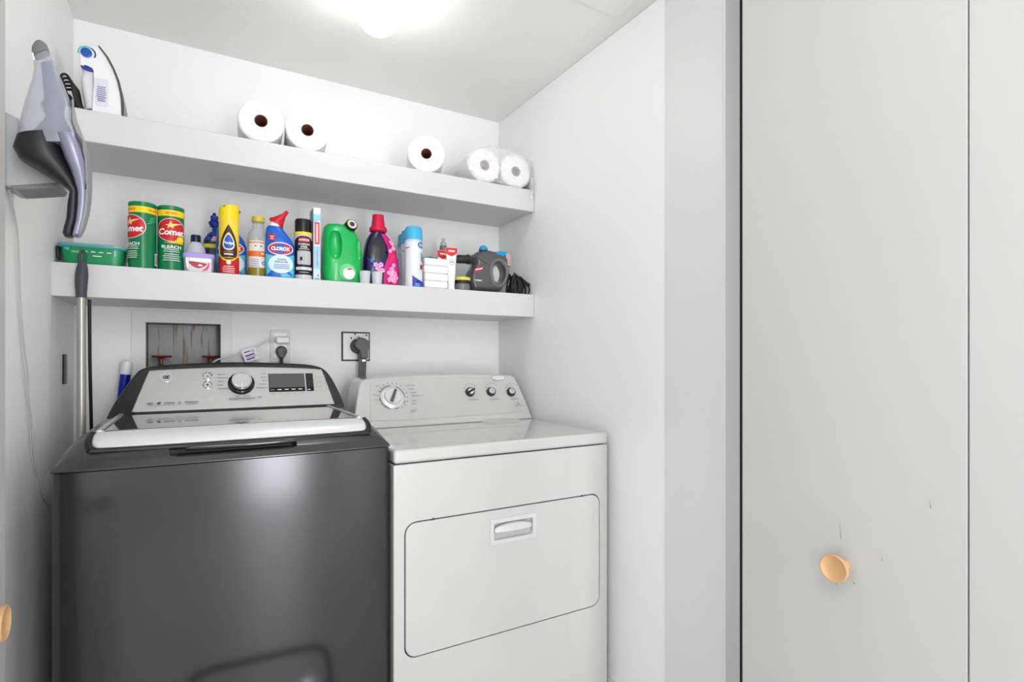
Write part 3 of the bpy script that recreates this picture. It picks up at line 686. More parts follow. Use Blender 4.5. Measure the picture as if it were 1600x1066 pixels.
# bleach gel bottles with red nozzles
s_ = [(0, 0, 0, .042, .026, 3.2), (.005, 0, 0, .0455, .029, 3.2), (.075, 0, 0, .0455, .029, 3.2), (.105, -.0005, 0, .045, .029, 3), (.125, -.003, 0, .041, .028, 2.8), (.145, -.010, 0, .033, .025, 2.6), (.162, -.016, 0, .026, .022, 2.3), (.172, -.016, 0, .020, .018, 2)]
def clorox(x, y, rz, label):
    t = item('toilet_bleach', label, 'bleach bottle', x, y, rz, 'blue bleach gel bottles with red nozzles')
    obj('bottle', loft(B(), s_, 40), mat('gel_blue', (22, 96, 198), .28), t, local=True)
    low = [('poly', [(-.0445, .002), (.0445, .002), (.0445, .078)]+curve2([(.0445, .078), (.02, .070), (0, .068), (-.02, .070), (-.0445, .078)], 5)[1:-1]+[(-.0445, .078)], mat('gel_teal', (96, 194, 218), .3)),
      ('poly', ell(.002, .045, .037, .030, 40), WHITE), ('poly', ell(.002, .045, .0355, .0285, 40), mat('label_ice', (214, 236, 244), .4)),
      ('poly', [(.0, .012), (.02, .015), (.035, .008), (.04, .020), (.044, .03), (.044, .003), (.005, .003)], mat('splash_cyan', (60, 190, 220), .3)),
      ('text', 'CLINGING', .004, .060, .028, .0055, NAVY, .02), ('text', 'BLEACH GEL', .004, .052, .040, .0055, NAVY, .02)] + lines(-.02, .028, .028, .046, 3, mat('print_dim_blue', (150, 150, 200), .5))
    low += [('poly', ell(.001, .094, .038, .0215, 40), WHITE), ('poly', ell(.001, .094, .0355, .0185, 40), RED), ('poly', [(-.024, .094), (-.006, .1105), (.008, .1105), (.026, .094), (.008, .0775), (-.006, .0775)], mat('clx_blue', (36, 74, 170), .4)),
      ('text', 'CLOROX', .001, .094, .058, .0125, WHITE, .06), ('poly', rect(-.034, -.016, .120, .141), RED), ('poly', rect(-.030, -.020, .130, .1345), mat('print_pink2', (252, 206, 206), .4)), ('poly', rect(-.030, -.020, .1235, .1265), mat('print_pink2', (252, 206, 206), .4))]
    decal('label', low, loftmap(s_), t)
    obj('neck', lathe(B(), [(.019, .168), (.020, .171), (.019, .176), (.013, .184)], (-.016, 0, 0), 28), WHITE, t, local=True)
    nz = B(); A = Vector((-.014, 0, .178)); D = Vector((.62, 0, .78)).normalized(); U = Vector((-D.z, 0, D.x)); rs = []
    for d, a_, b_ in ((0, .024, .017), (.008, .025, .018), (.012, .021, .016), (.028, .013, .011), (.036, .0105, .009), (.037, .008, .008), (.058, .0055, .006), (.060, .003, .003)):
        rs.append([A+D*d+U*a_*math.cos(2*PI*i/24)+Vector((0, 1, 0))*b_*math.sin(2*PI*i/24) for i in range(24)])
    rings(nz, rs); obj('nozzle', nz, mat('nozzle_red', (206, 22, 40), .3), t, local=True); return t
clorox(.238, 1.94, -5, 'blue toilet bleach bottle in front row between amber bottle and black steel-cleaner can')
clorox(.1, 2.012, -8, 'blue toilet bleach bottle mostly hidden behind the yellow and red polish can')

# furniture polish
t = item('polish_can', 'yellow, brown and red furniture polish spray can with a jagged yellow cap', 'spray can', .0885, 1.935)
r = .0285
obj('can', lathe(B(), [(r-.001, 0), (r, .002), (r, .172), (r-.003, .178)], n=44), mat('polish_yellow', (246, 214, 64), .28), t, local=True)
bm = B(); n = 40; lo, mi, hi = [], [], []
for i in range(n):
    a = 2*PI*i/n; c, s = math.cos(a), math.sin(a); hgt = .214+.004*math.cos(a+.4)-(.006 if abs(math.sin(a*1.5)) < .2 else 0)
    lo.append((r*1.01*c, r*1.01*s, .172)); mi.append((r*1.01*c, r*1.01*s, .2)); hi.append((r*.97*c, r*.97*s, hgt))
rings(bm, [lo, mi, hi]); obj('cap', bm, mat('cap_yellow', (250, 216, 16), .3), t, local=True)
decal('label', [('poly', rect(-.0449*1.9, .0449*1.9, .002, .055), mat('polish_red', (198, 26, 36), .35)),
  ('poly', curve2([(-.028, .060), (-.029, .085), (-.022, .115), (-.006, .150), (0, .158), (.006, .150), (.022, .115), (.029, .085), (.028, .060), (.018, .046), (0, .040), (-.018, .046), (-.028, .060)], 5)[:-1], YEL),
  ('poly', curve2([(-.026, .062), (-.0265, .085), (-.020, .113), (-.005, .146), (0, .153), (.005, .146), (.020, .113), (.0265, .085), (.026, .062), (.016, .050), (0, .045), (-.016, .050), (-.026, .062)], 5)[:-1], BROWN),
  ('poly', curve2([(-.018, .092), (-.013, .112), (0, .130), (.013, .112), (.018, .092), (.012, .078), (0, .074), (-.012, .078), (-.018, .092)], 5)[:-1], mat('gold_line', (220, 180, 90), .4)),
  ('poly', curve2([(-.016, .093), (-.0115, .111), (0, .126), (.0115, .111), (.016, .093), (.011, .080), (0, .0765), (-.011, .080), (-.016, .093)], 5)[:-1], WHITE),
  ('poly', curve2([(-.0135, .093), (-.0095, .110), (0, .123), (.0095, .110), (.0135, .093), (.009, .082), (0, .079), (-.009, .082), (-.0135, .093)], 5)[:-1], BLUE),
  ('text', 'Pledge', 0, .096, .029, .0115, WHITE, .03, .1), ('poly', rect(-.012, .012, .0600, .0642), WHITE), ('poly', rect(-.014, .014, .069, .0702), mat('gold_line', (220, 180, 90), .4)),
  ('poly', rect(-.02, .02, .0500, .0520), mat('gold_line', (220, 180, 90), .4)), ('poly', ell(0, .036, .006, .006, 14), WHITE)] + lines(-.017, .017, .004, .027, 4, mat('print_pink', (244, 190, 190), .4)), cylmap(r, -.08), t)

# clear bottle with yellow cap
t = item('cleaning_bottle', 'clear plastic bottle with yellow cap, orange label and olive liquid at the bottom', 'bottle', .1705, 1.958)
s_ = [(0, 0, 0, .024, .024, 2.4), (.004, 0, 0, .028, .028, 2.4), (.125, 0, 0, .0285, .0285, 2.4), (.145, .001, 0, .026, .026, 2.2), (.163, .003, 0, .0185, .0185, 2), (.174, .004, 0, .0175, .0175, 2), (.186, .004, 0, .0165, .0165, 2)]
obj('bottle', loft(B(), s_, 36), mat('clear_pet', (196, 200, 204), .08, alpha=.38), t, local=True)
obj('liquid', loft(B(), [(.003, 0, 0, .0280, .0280, 2.4), (.030, 0, 0, .0292, .0292, 2.4)], 32), mat('olive_liquid', (132, 124, 14), .15), t, local=True)
decal('label', [('poly', rect(-.0275, .0275, .031, .118), mat('label_pale', (222, 216, 212), .4)), ('poly', rect(-.0275, .0275, .066, .084), ORNG), ('poly', rect(-.0275, .0275, .109, .114), mat('label_salmon', (220, 140, 120), .4)), ('text', 'C', .017, .046, .010, .011, mat('blue_grey', (60, 100, 150), .4), .04),
  ('poly', ell(-.006, .100, .003, .002, 10), BROWN), ('poly', ell(.010, .100, .003, .002, 10), BROWN), ('poly', ell(.014, .076, .005, .004, 12), mat('label_salmon2', (244, 190, 150), .4))] + lines(-.022, .006, .032, .060, 4, mat('print_steel', (150, 170, 196), .4)), loftmap(s_), t)
obj('cap', lathe(B(), [(.019, .182), (.0195, .184), (.0195, .196), (.018, .199)], (.004, 0, 0), 30), mat('cap_olive_yellow', (208, 186, 52), .35), t, local=True)

# stainless steel cleaner
t = item('steel_cleaner_can', 'black and white stainless steel cleaner spray can with a black cap', 'spray can', .310, 1.938)
r = .0285
obj('can', lathe(B(), [(r-.001, 0), (r, .002), (r, .150), (r-.002, .157), (r-.004, .160)], n=44), mat('can_pale', (206, 206, 208), .3), t, local=True)
obj('cap', lathe(B(), [(.0265, .158), (.0265, .196), (.024, .2025), (.019, .2035)], n=40), BLACKP, t, local=True)
decal('label', [('poly', rect(-.1, .1, .149, .158), YEL), ('poly', rect(-.034, .034, .016, .132), BLK), ('poly', ell(0, .132, .028, .012, 30), BLK), ('poly', rect(-.018, .018, .124, .138), mat('sc_crimson', (190, 40, 66), .4)), ('poly', rect(-.0165, .0165, .128, .134), mat('sc_pink', (232, 180, 190), .4)),
  ('text', 'STAINLESS', 0, .1165, .036, .0065, WHITE, .02), ('text', 'STEEL', 0, .1075, .022, .0065, WHITE, .02), ('poly', rect(-.016, .016, .099, .1025), mat('print_silver', (170, 170, 172), .4)),
  ('poly', rrect(-.021, .021, .049, .095, .006), mat('photo_grey', (188, 188, 192), .4)), ('poly', rect(-.001, .0, .050, .094), INKG), ('poly', rect(-.012, -.005, .062, .074), BLK),
  ('poly', rrect(-.026, .026, .031, .041, .0048), mat('sc_ellipse', (214, 212, 216), .4)), ('poly', rect(-.014, .014, .022, .0245), mat('print_silver', (170, 170, 172), .4))], cylmap(r, -.05), t)

# tall thin carton
t = item('carton', 'tall narrow pale blue and white carton with a red panel, left of the green jug', 'carton', .3505, 1.935)
obj('carton', box(B(), -.0115, .0115, -.018, .045, 0, .244, .0008, 1), mat('carton_pale', (206, 222, 234), .4), t, local=True)
decal('label', [('poly', rect(-.0113, .0113, .225, .2438), WHITE), ('poly', [(-.0113, .19), (.0113, .205), (.0113, .222), (-.0113, .222)], SKY), ('poly', rect(-.0075, .0085, .122, .196), mat('carton_red', (222, 62, 58), .4)), ('poly', rect(-.003, .0035, .128, .190), mat('print_pink', (244, 190, 190), .4)), ('poly', rect(-.009, .009, .04, .115), mat('carton_sky', (156, 206, 232), .4)), ('poly', rect(-.001, .003, .050, .105), mat('print_greyblue', (150, 160, 190), .4)), ('poly', ell(.003, .018, .003, .0025, 12), RED), ('poly', rect(-.007, .007, .004, .009), TEAL)], flatmap(-.018), t, step=0)
lm = lambda s, t_, o: Vector((-.0115-o, s, t_))
decal('side_print', [('poly', rect(-.0175, .0445, .16, .243), mat('side_steelblue', (70, 130, 170), .4)), ('poly', rect(-.0175, .0445, .0, .16), mat('side_bluegrey', (150, 178, 200), .4)), ('poly', rect(-.016, -.004, .03, .15), mat('side_rust', (190, 110, 100), .4))], lm, t, step=0)

# green detergent jug
JG = mat('jug_green', (12, 178, 84), .26, coat=.2)
t = item('detergent_jug', 'large bright green detergent jug with moulded handle and a round black-rimmed cap', 'detergent jug', .443, 1.972)
s_ = [(0, 0, 0, .058, .04, 4), (.006, 0, 0, .063, .045, 4), (.04, 0, 0, .0665, .048, 3.6), (.11, .001, 0, .0665, .048, 3.4), (.15, -.001, 0, .064, .047, 3.2), (.175, -.006, 0, .058, .044, 3), (.195, -.012, 0, .048, .036, 2.8), (.205, -.014, 0, .036, .026, 2.5), (.209, -.014, 0, .02, .015, 2.2)]
jb = obj('jug', loft(B(), s_, 48), JG, t, local=True)
jb.parent = None; bpy.context.view_layer.update()
def blob(cx, cz, rx, rz, y, ry, e=2.6):
    b_ = B(); rs = []
    for i in range(1, 16):
        a = PI*i/16; rr = math.sin(a)**.8
        rs.append([(cx+rx*rr*p, y+ry*rr*q, cz+rz*math.cos(a)) for p, q in sup(28, e)])
    rings(b_, rs); return b_
cut(jb, blob(-.030, .130, .0225, .052, -.052, .028)); cut(jb, blob(.052, .125, .014, .045, -.052, .024))
jb.parent = t
bm = B(); A = Vector((.022, -.005, .196)); D = Vector((.15, -.92, .3)).normalized()
def rod(bm, A, D, pf, n=32):
    U = D.cross(Vector((0, 0, 1))).normalized(); V = D.cross(U)
    rings(bm, [[A+D*d+U*r*math.cos(2*PI*i/n)+V*r*math.sin(2*PI*i/n) for i in range(n)] for r, d in pf]); return bm
rod(bm, A, D, [(.014, -.03), (.024, -.01), (.022, .010), (.018, .022)]); obj('spout', bm, JG, t, local=True)
cp = obj('cap', rod(B(), A, D, [(.0175, .015), (.0205, .018), (.0205, .034), (.019, .037)]), mat('cap_black', (22, 30, 30), .35), t, local=True)
q = obj('cap_ring', rod(B(), A, D, [(.0165, .035), (.0165, .0378), (.015, .038)]), mat('cap_cream', (226, 208, 150), .4), t, local=True); q.parent = cp
q = obj('cap_button', rod(B(), A, D, [(.009, .036), (.0085, .0395), (.006, .040)]), mat('cap_blue', (36, 40, 150), .4), t, local=True); q.parent = cp
A = Vector((.010, -.0485, .038)); D = Vector((0, -1, 0))
obj('valve_collar', rod(B(), A, D, [(.036, -.012), (.032, -.003), (.028, .002), (.026, .003)]), mat('jug_green_light', (96, 206, 136), .3), t, local=True)
obj('push_valve', rod(B(), A+Vector((.003, 0, -.006)), D, [(.0215, -.002), (.0215, .007), (.019, .010), (.006, .0105)]), mat('valve_white', (226, 232, 226), .3), t, local=True)
decal('valve_print', [('poly', [(.003, .045), (.010, .049), (.018, .050), (.026, .047), (.014, .0445)], RED)], flatmap(-.0595), t, step=0)

# fabric softener
t = item('softener_bottle', 'magenta and navy fabric softener bottle with crimson cap and pink flowers', 'softener bottle', .582, 1.978)
MG = mat('softener_magenta', (222, 24, 130), .3)
s_ = [(0, .004, 0, .058, .036, 3.4), (.006, .004, 0, .063, .040, 3.4), (.05, .004, 0, .066, .042, 3.2), (.10, .002, 0, .063, .040, 3), (.14, 0, 0, .056, .037, 2.8), (.165, -.003, 0, .048, .033, 2.6), (.185, -.006, 0, .034, .028, 2.3), (.196, -.007, 0, .026, .025, 2), (.204, -.007, 0, .023, .023, 2)]
obj('bottle', loft(B(), s_, 44), mat('softener_navy', (20, 18, 60), .25, coat=.3), t, local=True)
sw = curve2([(.002, .003), (.004, .03), (.004, .06), (.012, .09), (.020, .11), (.018, .14), (.008, .165), (-.002, .19)], 5)
sw2 = curve2([(.018, .192), (.032, .165), (.045, .14), (.055, .11), (.060, .07), (.062, .03), (.060, .003)], 5)
its = [('poly', [(-.058, .003), (.006, .003), (.008, .07), (-.005, .10), (-.03, .092), (-.056, .10)], mat('softener_blue', (28, 36, 130), .3)), ('poly', sw+sw2, MG), ('poly', curve2([(.026, .085), (.045, .10), (.048, .12), (.036, .14), (.030, .12), (.026, .085)], 4)[:-1], mat('softener_pinkred', (236, 40, 100), .3))]
PK = mat('petal_pink', (244, 140, 196), .4); PW = mat('petal_white', (250, 186, 220), .4)
for cx, cz, r in ((-.018, .062, .010), (-.008, .075, .009), (-.026, .074, .009), (-.004, .055, .009), (-.014, .046, .008), (.038, .045, .012), (.030, .060, .010), (.044, .030, .010), (.028, .034, .009), (.028, .160, .007), (.036, .075, .007), (.020, .022, .009), (.036, .018, .009), (.016, .046, .008), (.022, .125, .007), (.034, .135, .008), (.030, .150, .007), (.024, .175, .006)):
    for a in range(5):
        q = a*2*PI/5+cx*90; its.append(('poly', ell(cx+math.cos(q)*r*.6, cz+math.sin(q)*r*.6, r*.5, r*.42, 10), PK if (a+int(cx*1000)) % 2 else PW))
its.append(('poly', ell(-.044, .085, .006, .008, 12), mat('softener_steel', (90, 120, 160), .4)))
decal('label', its, loftmap(s_), t)
s2 = [(x[0], x[1], x[2]-.0008, x[3], x[4], x[5]) for x in s_]
decal('grip_window', [('poly', curve2([(-.042, .10), (-.050, .13), (-.040, .158), (-.018, .170), (.004, .160), (.014, .135), (.012, .112), (-.004, .092), (-.024, .088), (-.042, .10)], 5)[:-1], mat('grip_dark', (14, 18, 34), .12, coat=.8))], loftmap(s2), t)
obj('cap', lathe(B(), [(.026, .198), (.032, .203), (.032, .212), (.028, .218), (.0245, .222), (.021, .25), (.0205, .262), (.016, .259), (.001, .257)], (-.006, 0, 0), 32), mat('cap_crimson', (206, 16, 66), .32), t, local=True)

# clear dosing cups
def dosing(x, y, label):
    t = obj('dosing_cup', lathe(B(), [(.015, 0), (.0165, .0015), (.0195, .043), (.0205, .044), (.0185, .0435), (.0155, .0025), (.001, .002)], n=32), mat('cup_frost', (232, 236, 240), .2, alpha=.55), None)
    t.location = (x, y, S1); tag(t, label, 'cup', 'small clear dosing cups')
dosing(.5115, 1.917, 'small clear dosing cup in front of the green jug\'s right edge')
dosing(.5545, 1.918, 'small clear dosing cup in front of the magenta softener bottle')

# disinfectant spray cans
t = item('disinfectant_can', 'front one of three white disinfectant cans with sky blue caps', 'spray can', .6965, 1.936, 0, 'white disinfectant cans with blue caps')
r = .033
obj('can', lathe(B(), [(r-.001, 0), (r, .002), (r, .170), (r-.002, .176), (r-.004, .178)], n=44), mat('can_white', (228, 232, 240), .3), t, local=True)
obj('cap', lathe(B(), [(.0335, .176), (.0335, .180), (.032, .214), (.029, .222), (.025, .224)], n=44), mat('cap_sky', (70, 178, 220), .3), t, local=True)
LY = mat('lysol_navy', (28, 54, 128), .4)
decal('label', [('poly', rect(-.1, .1, .168, .174), mat('pale_blue_band', (176, 206, 232), .4)),
   ('poly', ell(.030, .155, .016, .012, 26), LY), ('poly', ell(.030, .155, .0135, .0095, 26), mat('lys_sky', (90, 160, 214), .4)), ('text', 'Lysol', .031, .155, .022, .008, WHITE, .03), ('poly', rect(-.034, -.016, .142, .1445), LY),
   ('poly', [(-.006, .001), (-.006, .042), (.004, .034), (.016, .027), (.030, .022), (.05, .019), (.05, .001)], mat('royal', (20, 60, 170), .4)), ('poly', rect(.004, .022, .010, .0125), SKY), ('poly', rect(.004, .022, .004, .0065), SKY),
   ('poly', rect(.027, .030, .096, .128), mat('dim_violet', (100, 100, 170), .4)), ('poly', rect(.032, .035, .090, .120), mat('dim_violet', (100, 100, 170), .4)), ('poly', rect(.023, .034, .065, .083), mat('warn_red', (196, 44, 52), .4)), ('poly', rect(.025, .029, .070, .077), BLK)] + [('poly', rect(-.038, -.036, .02+k*.012, .028+k*.012), mat('violet_pale', (170, 176, 214), .4)) for k in range(9)], cylmap(r, -.28), t)
dup(t, (.7055, 2.004, S1), .1, 'middle of the three white disinfectant cans, behind the front one')
dup(t, (.7155, 2.074, S1), .2, 'rearmost of the three white disinfectant cans, nearest the back wall')

# stack of small white boxes
for k, (lb, dx, rz) in enumerate((('bottom one of four stacked small white boxes, resting on the shelf', 0, 0), ('second from the bottom of four stacked small white boxes', .0005, .6), ('third from the bottom of four stacked small white boxes', -.0006, -.5), ('top one of four stacked small white boxes, under a folded packet', .0004, .3))):
    t = item('white_box', lb, 'box', .779+dx, 1.972, rz, 'stacked small white boxes', S1+k*.0283)
    obj('box_base', box(B(), -.0445, .0445, -.054, .054, 0, .020, .001, 1), mat('box_white', (226, 223, 220), .5), t, local=True)
    obj('box_lid', box(B(), -.0465, .0465, -.056, .056, .0035, .0278, .0015, 1), mat('box_lid_white', (242, 241, 240), .5), t, local=True)
bm = B(); loft(bm, [(S1+.1135, .765, 1.975, .028, .04, 3), (S1+.118, .765, 1.975, .030, .042, 3), (S1+.124, .770, 1.975, .018, .03, 3)], 28)
for v in bm.verts: v.co.z += .002*math.sin(v.co.x*300)*math.sin(v.co.y*170) if v.co.z > S1+.117 else 0
tag(obj('folded_packet', bm, mat('packet_bluegreen', (96, 140, 160), .3, var=.5)), 'flat blue-green packet lying on top of the stacked white boxes', 'packet')

# clear trigger bottle behind
t = item('clear_bottle', 'clear bottle with a narrow clear top standing behind the white boxes', 'bottle', .878, 2.085)
s_ = [(0, 0, 0, .03, .03, 2.4), (.004, 0, 0, .033, .033, 2.4), (.14, 0, 0, .033, .033, 2.4), (.165, 0, 0, .024, .024, 2.2), (.188, 0, 0, .0135, .0135, 2)]
obj('bottle', loft(B(), s_), mat('clear_grey', (180, 184, 184), .1, alpha=.45), t, local=True)
obj('collar', lathe(B(), [(.0155, .186), (.0155, .198), (.014, .2)], n=24), mat('collar_smoke', (120, 124, 124), .3), t, local=True)
obj('cap', lathe(B(), [(.012, .198), (.013, .21), (.008, .216), (.008, .228), (.006, .232)], n=24), mat('cap_clear', (200, 204, 204), .15, alpha=.6), t, local=True)
decal('label', [('poly', rect(-.03, .03, .03, .13), mat('clear_label', (190, 70, 66), .4))], loftmap(s_), t)

# tubes standing on their caps
def paste(x, y, rz, label):
    t = item('ointment_tube', label, 'tube', x, y, rz, 'white squeeze tubes with red ends')
    obj('tube', loft(B(), [(.018, 0, 0, .0125, .0125, 2), (.045, 0, 0, .0145, .014, 2), (.09, 0, 0, .0175, .010, 2.2), (.13, 0, 0, .0205, .004, 3), (.156, 0, 0, .0235, .0012, 6), (.160, 0, 0, .0235, .0010, 6)], 32), mat('tube_white', (240, 238, 238), .3), t, local=True)
    obj('cap', lathe(B(), [(.0125, 0), (.0135, .002), (.012, .019), (.010, .02)], n=28), WHITEP, t, local=True)
    sm = loftmap([(.090, 0, 0, .0175, .010, 2.2), (.13, 0, 0, .0205, .004, 3), (.156, 0, 0, .0235, .0016, 6), (.161, 0, 0, .0240, .0014, 6)])
    decal('label', [('poly', [(-.022, .134), (0, .126), (.022, .138), (.0232, .159), (-.0232, .159)], mat('tube_red', (226, 40, 44), .35)), ('poly', rrect(-.013, .014, .1425, .1505, .003, 3), mat('print_pink2', (252, 206, 206), .4)), ('poly', ell(0, .104, .010, .011, 24), INKG), ('poly', ell(0, .104, .0088, .0098, 24), WHITE), ('poly', rect(-.006, .006, .102, .106), INKG)], sm, t)
paste(.8395, 1.916, -6, 'white squeeze tube with red crimped top, standing front of the white boxes')
paste(.8325, 1.985, 4, 'white squeeze tube mostly hidden behind the front red-topped tube')

# jar
t = item('glass_jar', 'low grey glass jar with a black and yellow lid, left of the steam cleaner', 'jar', .896, 1.945)
obj('jar', lathe(B(), [(.03, 0), (.033, .004), (.033, .026), (.029, .031)], n=36), mat('jar_glass', (128, 128, 124), .12, alpha=.8), t, local=True)
jl = obj('lid', lathe(B(), [(.031, .029), (.033, .031), (.033, .041), (.031, .042)], n=36), BLK, t, local=True)
q = obj('lid_top', lathe(B(), [(.0335, .041), (.0345, .0425), (.0345, .051), (.033, .053)], n=36), mat('lid_yellow', (232, 212, 90), .35), t, local=True); q.parent = jl

# handheld steam cleaner
SCX, SCY = 1.035, 1.972
STG = mat('steamer_grey', (88, 87, 90), .22, metal=.2, coat=.4); STD = mat('steamer_dark', (44, 44, 46), .35); CYAN = mat('steamer_cyan', (14, 156, 212), .3)
t = thing('steam_cleaner', 'dark grey handheld steam cleaner with blue cap and trigger, right on the lower shelf', 'steam cleaner', (SCX, SCY, S1))
def z5(a, b): return xz(600+a/6.4, 320+b/6.4, 1.93)
out_ = curve2([z5(*p) for p in ((905, 855), (880, 800), (868, 735), (880, 670), (905, 620), (925, 570), (885, 545), (880, 505), (930, 480), (985, 450), (1060, 440), (1140, 462), (1215, 490), (1255, 530), (1262, 600), (1262, 680), (1245, 760), (1215, 820), (1190, 865))], 4)
def zb(p): return (p[0], max(p[1], S1+.001))
out_ = [zb(p) for p in out_]
ns_ = 72
def resample(poly, n):
    P = [Vector((a, b)) for a, b in poly]; P.append(P[0]); L = [0]
    for a, b in zip(P, P[1:]): L.append(L[-1]+(b-a).length)
    o = []; k = 0
    for i in range(n):
        d = L[-1]*i/n
        while L[k+1] < d: k += 1
        o.append(P[k]+(P[k+1]-P[k])*((d-L[k])/max(1e-9, L[k+1]-L[k])))
    return o
O = resample(out_, ns_)
hc = Vector(z5(1152, 680)); hrx = .0235; hrz = .0365
C2 = hc+Vector((-.012, 0))
ang0 = [math.atan2(p.y-hc.y, p.x-hc.x) for p in O]
Hh = [hc+Vector((hrx*math.cos(a), hrz*math.sin(a))) for a in ang0]
bm = B(); rs = []
def offs(P, d):                              # move an outline inwards
    n = len(P); o = []; A = sum(P[i].x*P[(i+1) % n].y-P[(i+1) % n].x*P[i].y for i in range(n)); s = 1 if A > 0 else -1
    for i in range(n):
        tg_ = (P[(i+2) % n]-P[i-2]).normalized(); o.append(P[i]+Vector((-tg_.y, tg_.x))*d*s)
    return o
lay = []
T_ = .043
for a in (-80, -60, -40, -18, 0, 18, 40, 60, 80):
    q = math.radians(a); lay.append((math.sin(q)*T_/math.sin(math.radians(80)), .020*(1-math.cos(q))))
loop = [[(p.x, SCY+y, p.y) for p in offs(O, d)] for y, d in lay]
hin = [[(p.x, SCY+y, p.y) for p in [hc+(h-hc)*(1+d*.5/.03) for h in Hh]] for y, d in lay[::-1]]
allr = loop+hin
vr = [[bm.verts.new(p) for p in r_] for r_ in allr]
for a_, b_ in zip(vr, vr[1:]+vr[:1]):
    for i in range(ns_):
        j = (i+1) % ns_; bm.faces.new((a_[i], a_[j], b_[j], b_[i]))
obj('body', bm, STG, t, ang=60)
y0 = SCY-T_-.0008
bm = B(); lathe(bm, [(.0145, -.085), (.0155, -.06), (.0165, -.058), (.0165, -.055), (.0155, -.054), (.0165, -.04), (.0175, -.038), (.0175, -.034), (.0165, -.033), (.017, -.005), (.0195, -.003), (.0195, .004)], (0, 0, 0), 28, 'X')
nzp = Vector((pt(600+872/6.4, 320+528/6.4, 1.93).x+.006, SCY, z5(872, 528)[1]))
bm.transform(Matrix.Translation(nzp) @ Matrix.Rotation(math.radians(-4), 4, 'Y'))
obj('nozzle', bm, STD, t)
p = z5(1032, 440); 
obj('safety_cap', lathe(B(), [(.0155, -.004), (.0185, -.002), (.018, .006), (.012, .014), (.004, .018)], (p[0], SCY-.008, p[1]+.001), 30), CYAN, t)
obj('cap_seal', lathe(B(), [(.019, -.008), (.019, -.001), (.017, 0)], (p[0], SCY-.008, p[1]-.001), 30), BLACKP, t)
tr = [z5(*q) for q in ((1122, 470), (1180, 462), (1236, 478), (1215, 505), (1190, 525), (1150, 520), (1135, 500))]
obj('trigger', prism(B(), curve2(tr+tr[:1], 3)[:-1], SCY-T_+.004, SCY+.02, .003), CYAN, t)
hp = [z5(*q) for q in ((1075, 690), (1078, 610), (1110, 560), (1160, 550), (1210, 585), (1235, 650), (1228, 720), (1200, 785), (1150, 812), (1100, 780))]
bm = B(); tube(bm, [(a, SCY-T_+.004, b_) for a, b_ in hp+hp[:1]], .0075, 10, 5)
obj('handle_ring', bm, mat('ring_grey', (104, 104, 106), .25, coat=.3), t)
LBL = decal('logo', [('poly', [z5(*q) for q in ((925, 625), (985, 620), (960, 680), (932, 682), (915, 650))], RED), ('poly', [z5(*q) for q in ((912, 645), (985, 630), (983, 643), (912, 655))], WHITE),
  ('text', 'STEAMSHOT', z5(945, 757)[0], z5(945, 757)[1], .030, .0068, WHITE, .03)], lambda s, t_, o: Vector((s, y0+.0003-o, t_)), t, local=False, step=0)
wl = [z5(*q) for q in ((1130, 630), (1160, 590), (1200, 600), (1218, 680), (1205, 760), (1165, 788), (1140, 740))]
m_ = prism(B(), curve2(wl+wl[:1], 3)[:-1], SCY+.0, SCY+.02, .003)
obj('tank_insert', m_, mat('insert_white', (226, 222, 220), .4), t)
sp = [z5(*q) for q in ((1222, 480), (1270, 490), (1275, 560), (1268, 620), (1240, 600), (1225, 540))]
o = obj('warning_sticker', prism(B(), sp, SCY-.038, SCY-.010, .001), mat('sticker_mix', (200, 170, 170), .4, var=.6), t)
# its black flex, coiled
bm = B()
for k in range(14):
    e_ = 1.116+.0078*k; y = SCY-.058+(k*5 % 7)*.009; hz = .082-.0016*k+.004*math.sin(k*2.3)
    tube(bm, [(1.108+.001*k, y+.004, S1+.004), (1.106+.0015*k, y, S1+hz*.55), (1.112+(e_-1.112)*.35, y-.004, S1+hz), (1.112+(e_-1.112)*.75, y-.003, S1+hz*.86), (e_-.001, y, S1+hz*.45), (e_-.001+.003*math.sin(k), y+.004, S1+.004)], .0034, 8, 6)
for k in range(4):
    cx = 1.124+k*.011
    tube(bm, [(cx+.013*math.cos(a), SCY-.062+k*.008, S1+.004+max(0, .028+.029*math.sin(a))) for a in [2*PI*i/20 for i in range(21)]], .0034, 8, 3)
tube(bm, [(1.105, 1.95, S1+.03), (1.13, 1.93, S1+.06), (1.15, 1.92, S1+.03), (1.145, 1.915, S1+.005)], .0032, 8, 5)
obj('flex', bm, BLACKR, t)

# ------------------------------------------------------------------ things on the upper shelf
PAP = mat('tissue_white', (246, 246, 246), .8, bump=.5, bscale=140)
CORE = mat('cardboard_core', (146, 96, 76), .8, bump=.3, bscale=90)
def roll(x, y, rz, r, L, label, group='paper towel rolls on the upper shelf'):
    t = thing('paper_towel_roll', label, 'paper towel roll', (x, y, S2), math.radians(rz), group); rc = .0195
    bm = B(); n = 56; rs = []
    for rr, d in ((rc, .002), (r*.6, 0), (r-.006, .0005), (r-.001, .005), (r, .012), (r, L-.01), (r-.004, L), (rc, L)):
        rs.append([((rr+(.0006*math.sin(9*a) if rr > r*.9 else 0))*math.cos(a)*(1.0), d, r+rr*math.sin(a)) for a in [2*PI*i/n for i in range(n)]])
    rings(bm, rs, False, False); obj('paper', bm, PAP, t, local=True)
    bm = B(); rings(bm, [[(q*math.cos(2*PI*i/36), d, r+q*math.sin(2*PI*i/36)) for i in range(36)] for q, d in ((rc-.0015, .001), (rc+.0003, .001), (rc+.0003, L), (rc-.0015, L), (rc-.0015, .001))], False, False)
    for f in list(bm.faces): pass
    obj('core', bm, CORE, t, local=True); return t
r1 = roll(.178, 1.905, -4, .068, .26, 'leftmost paper towel roll on the upper shelf, end with brown core facing out')
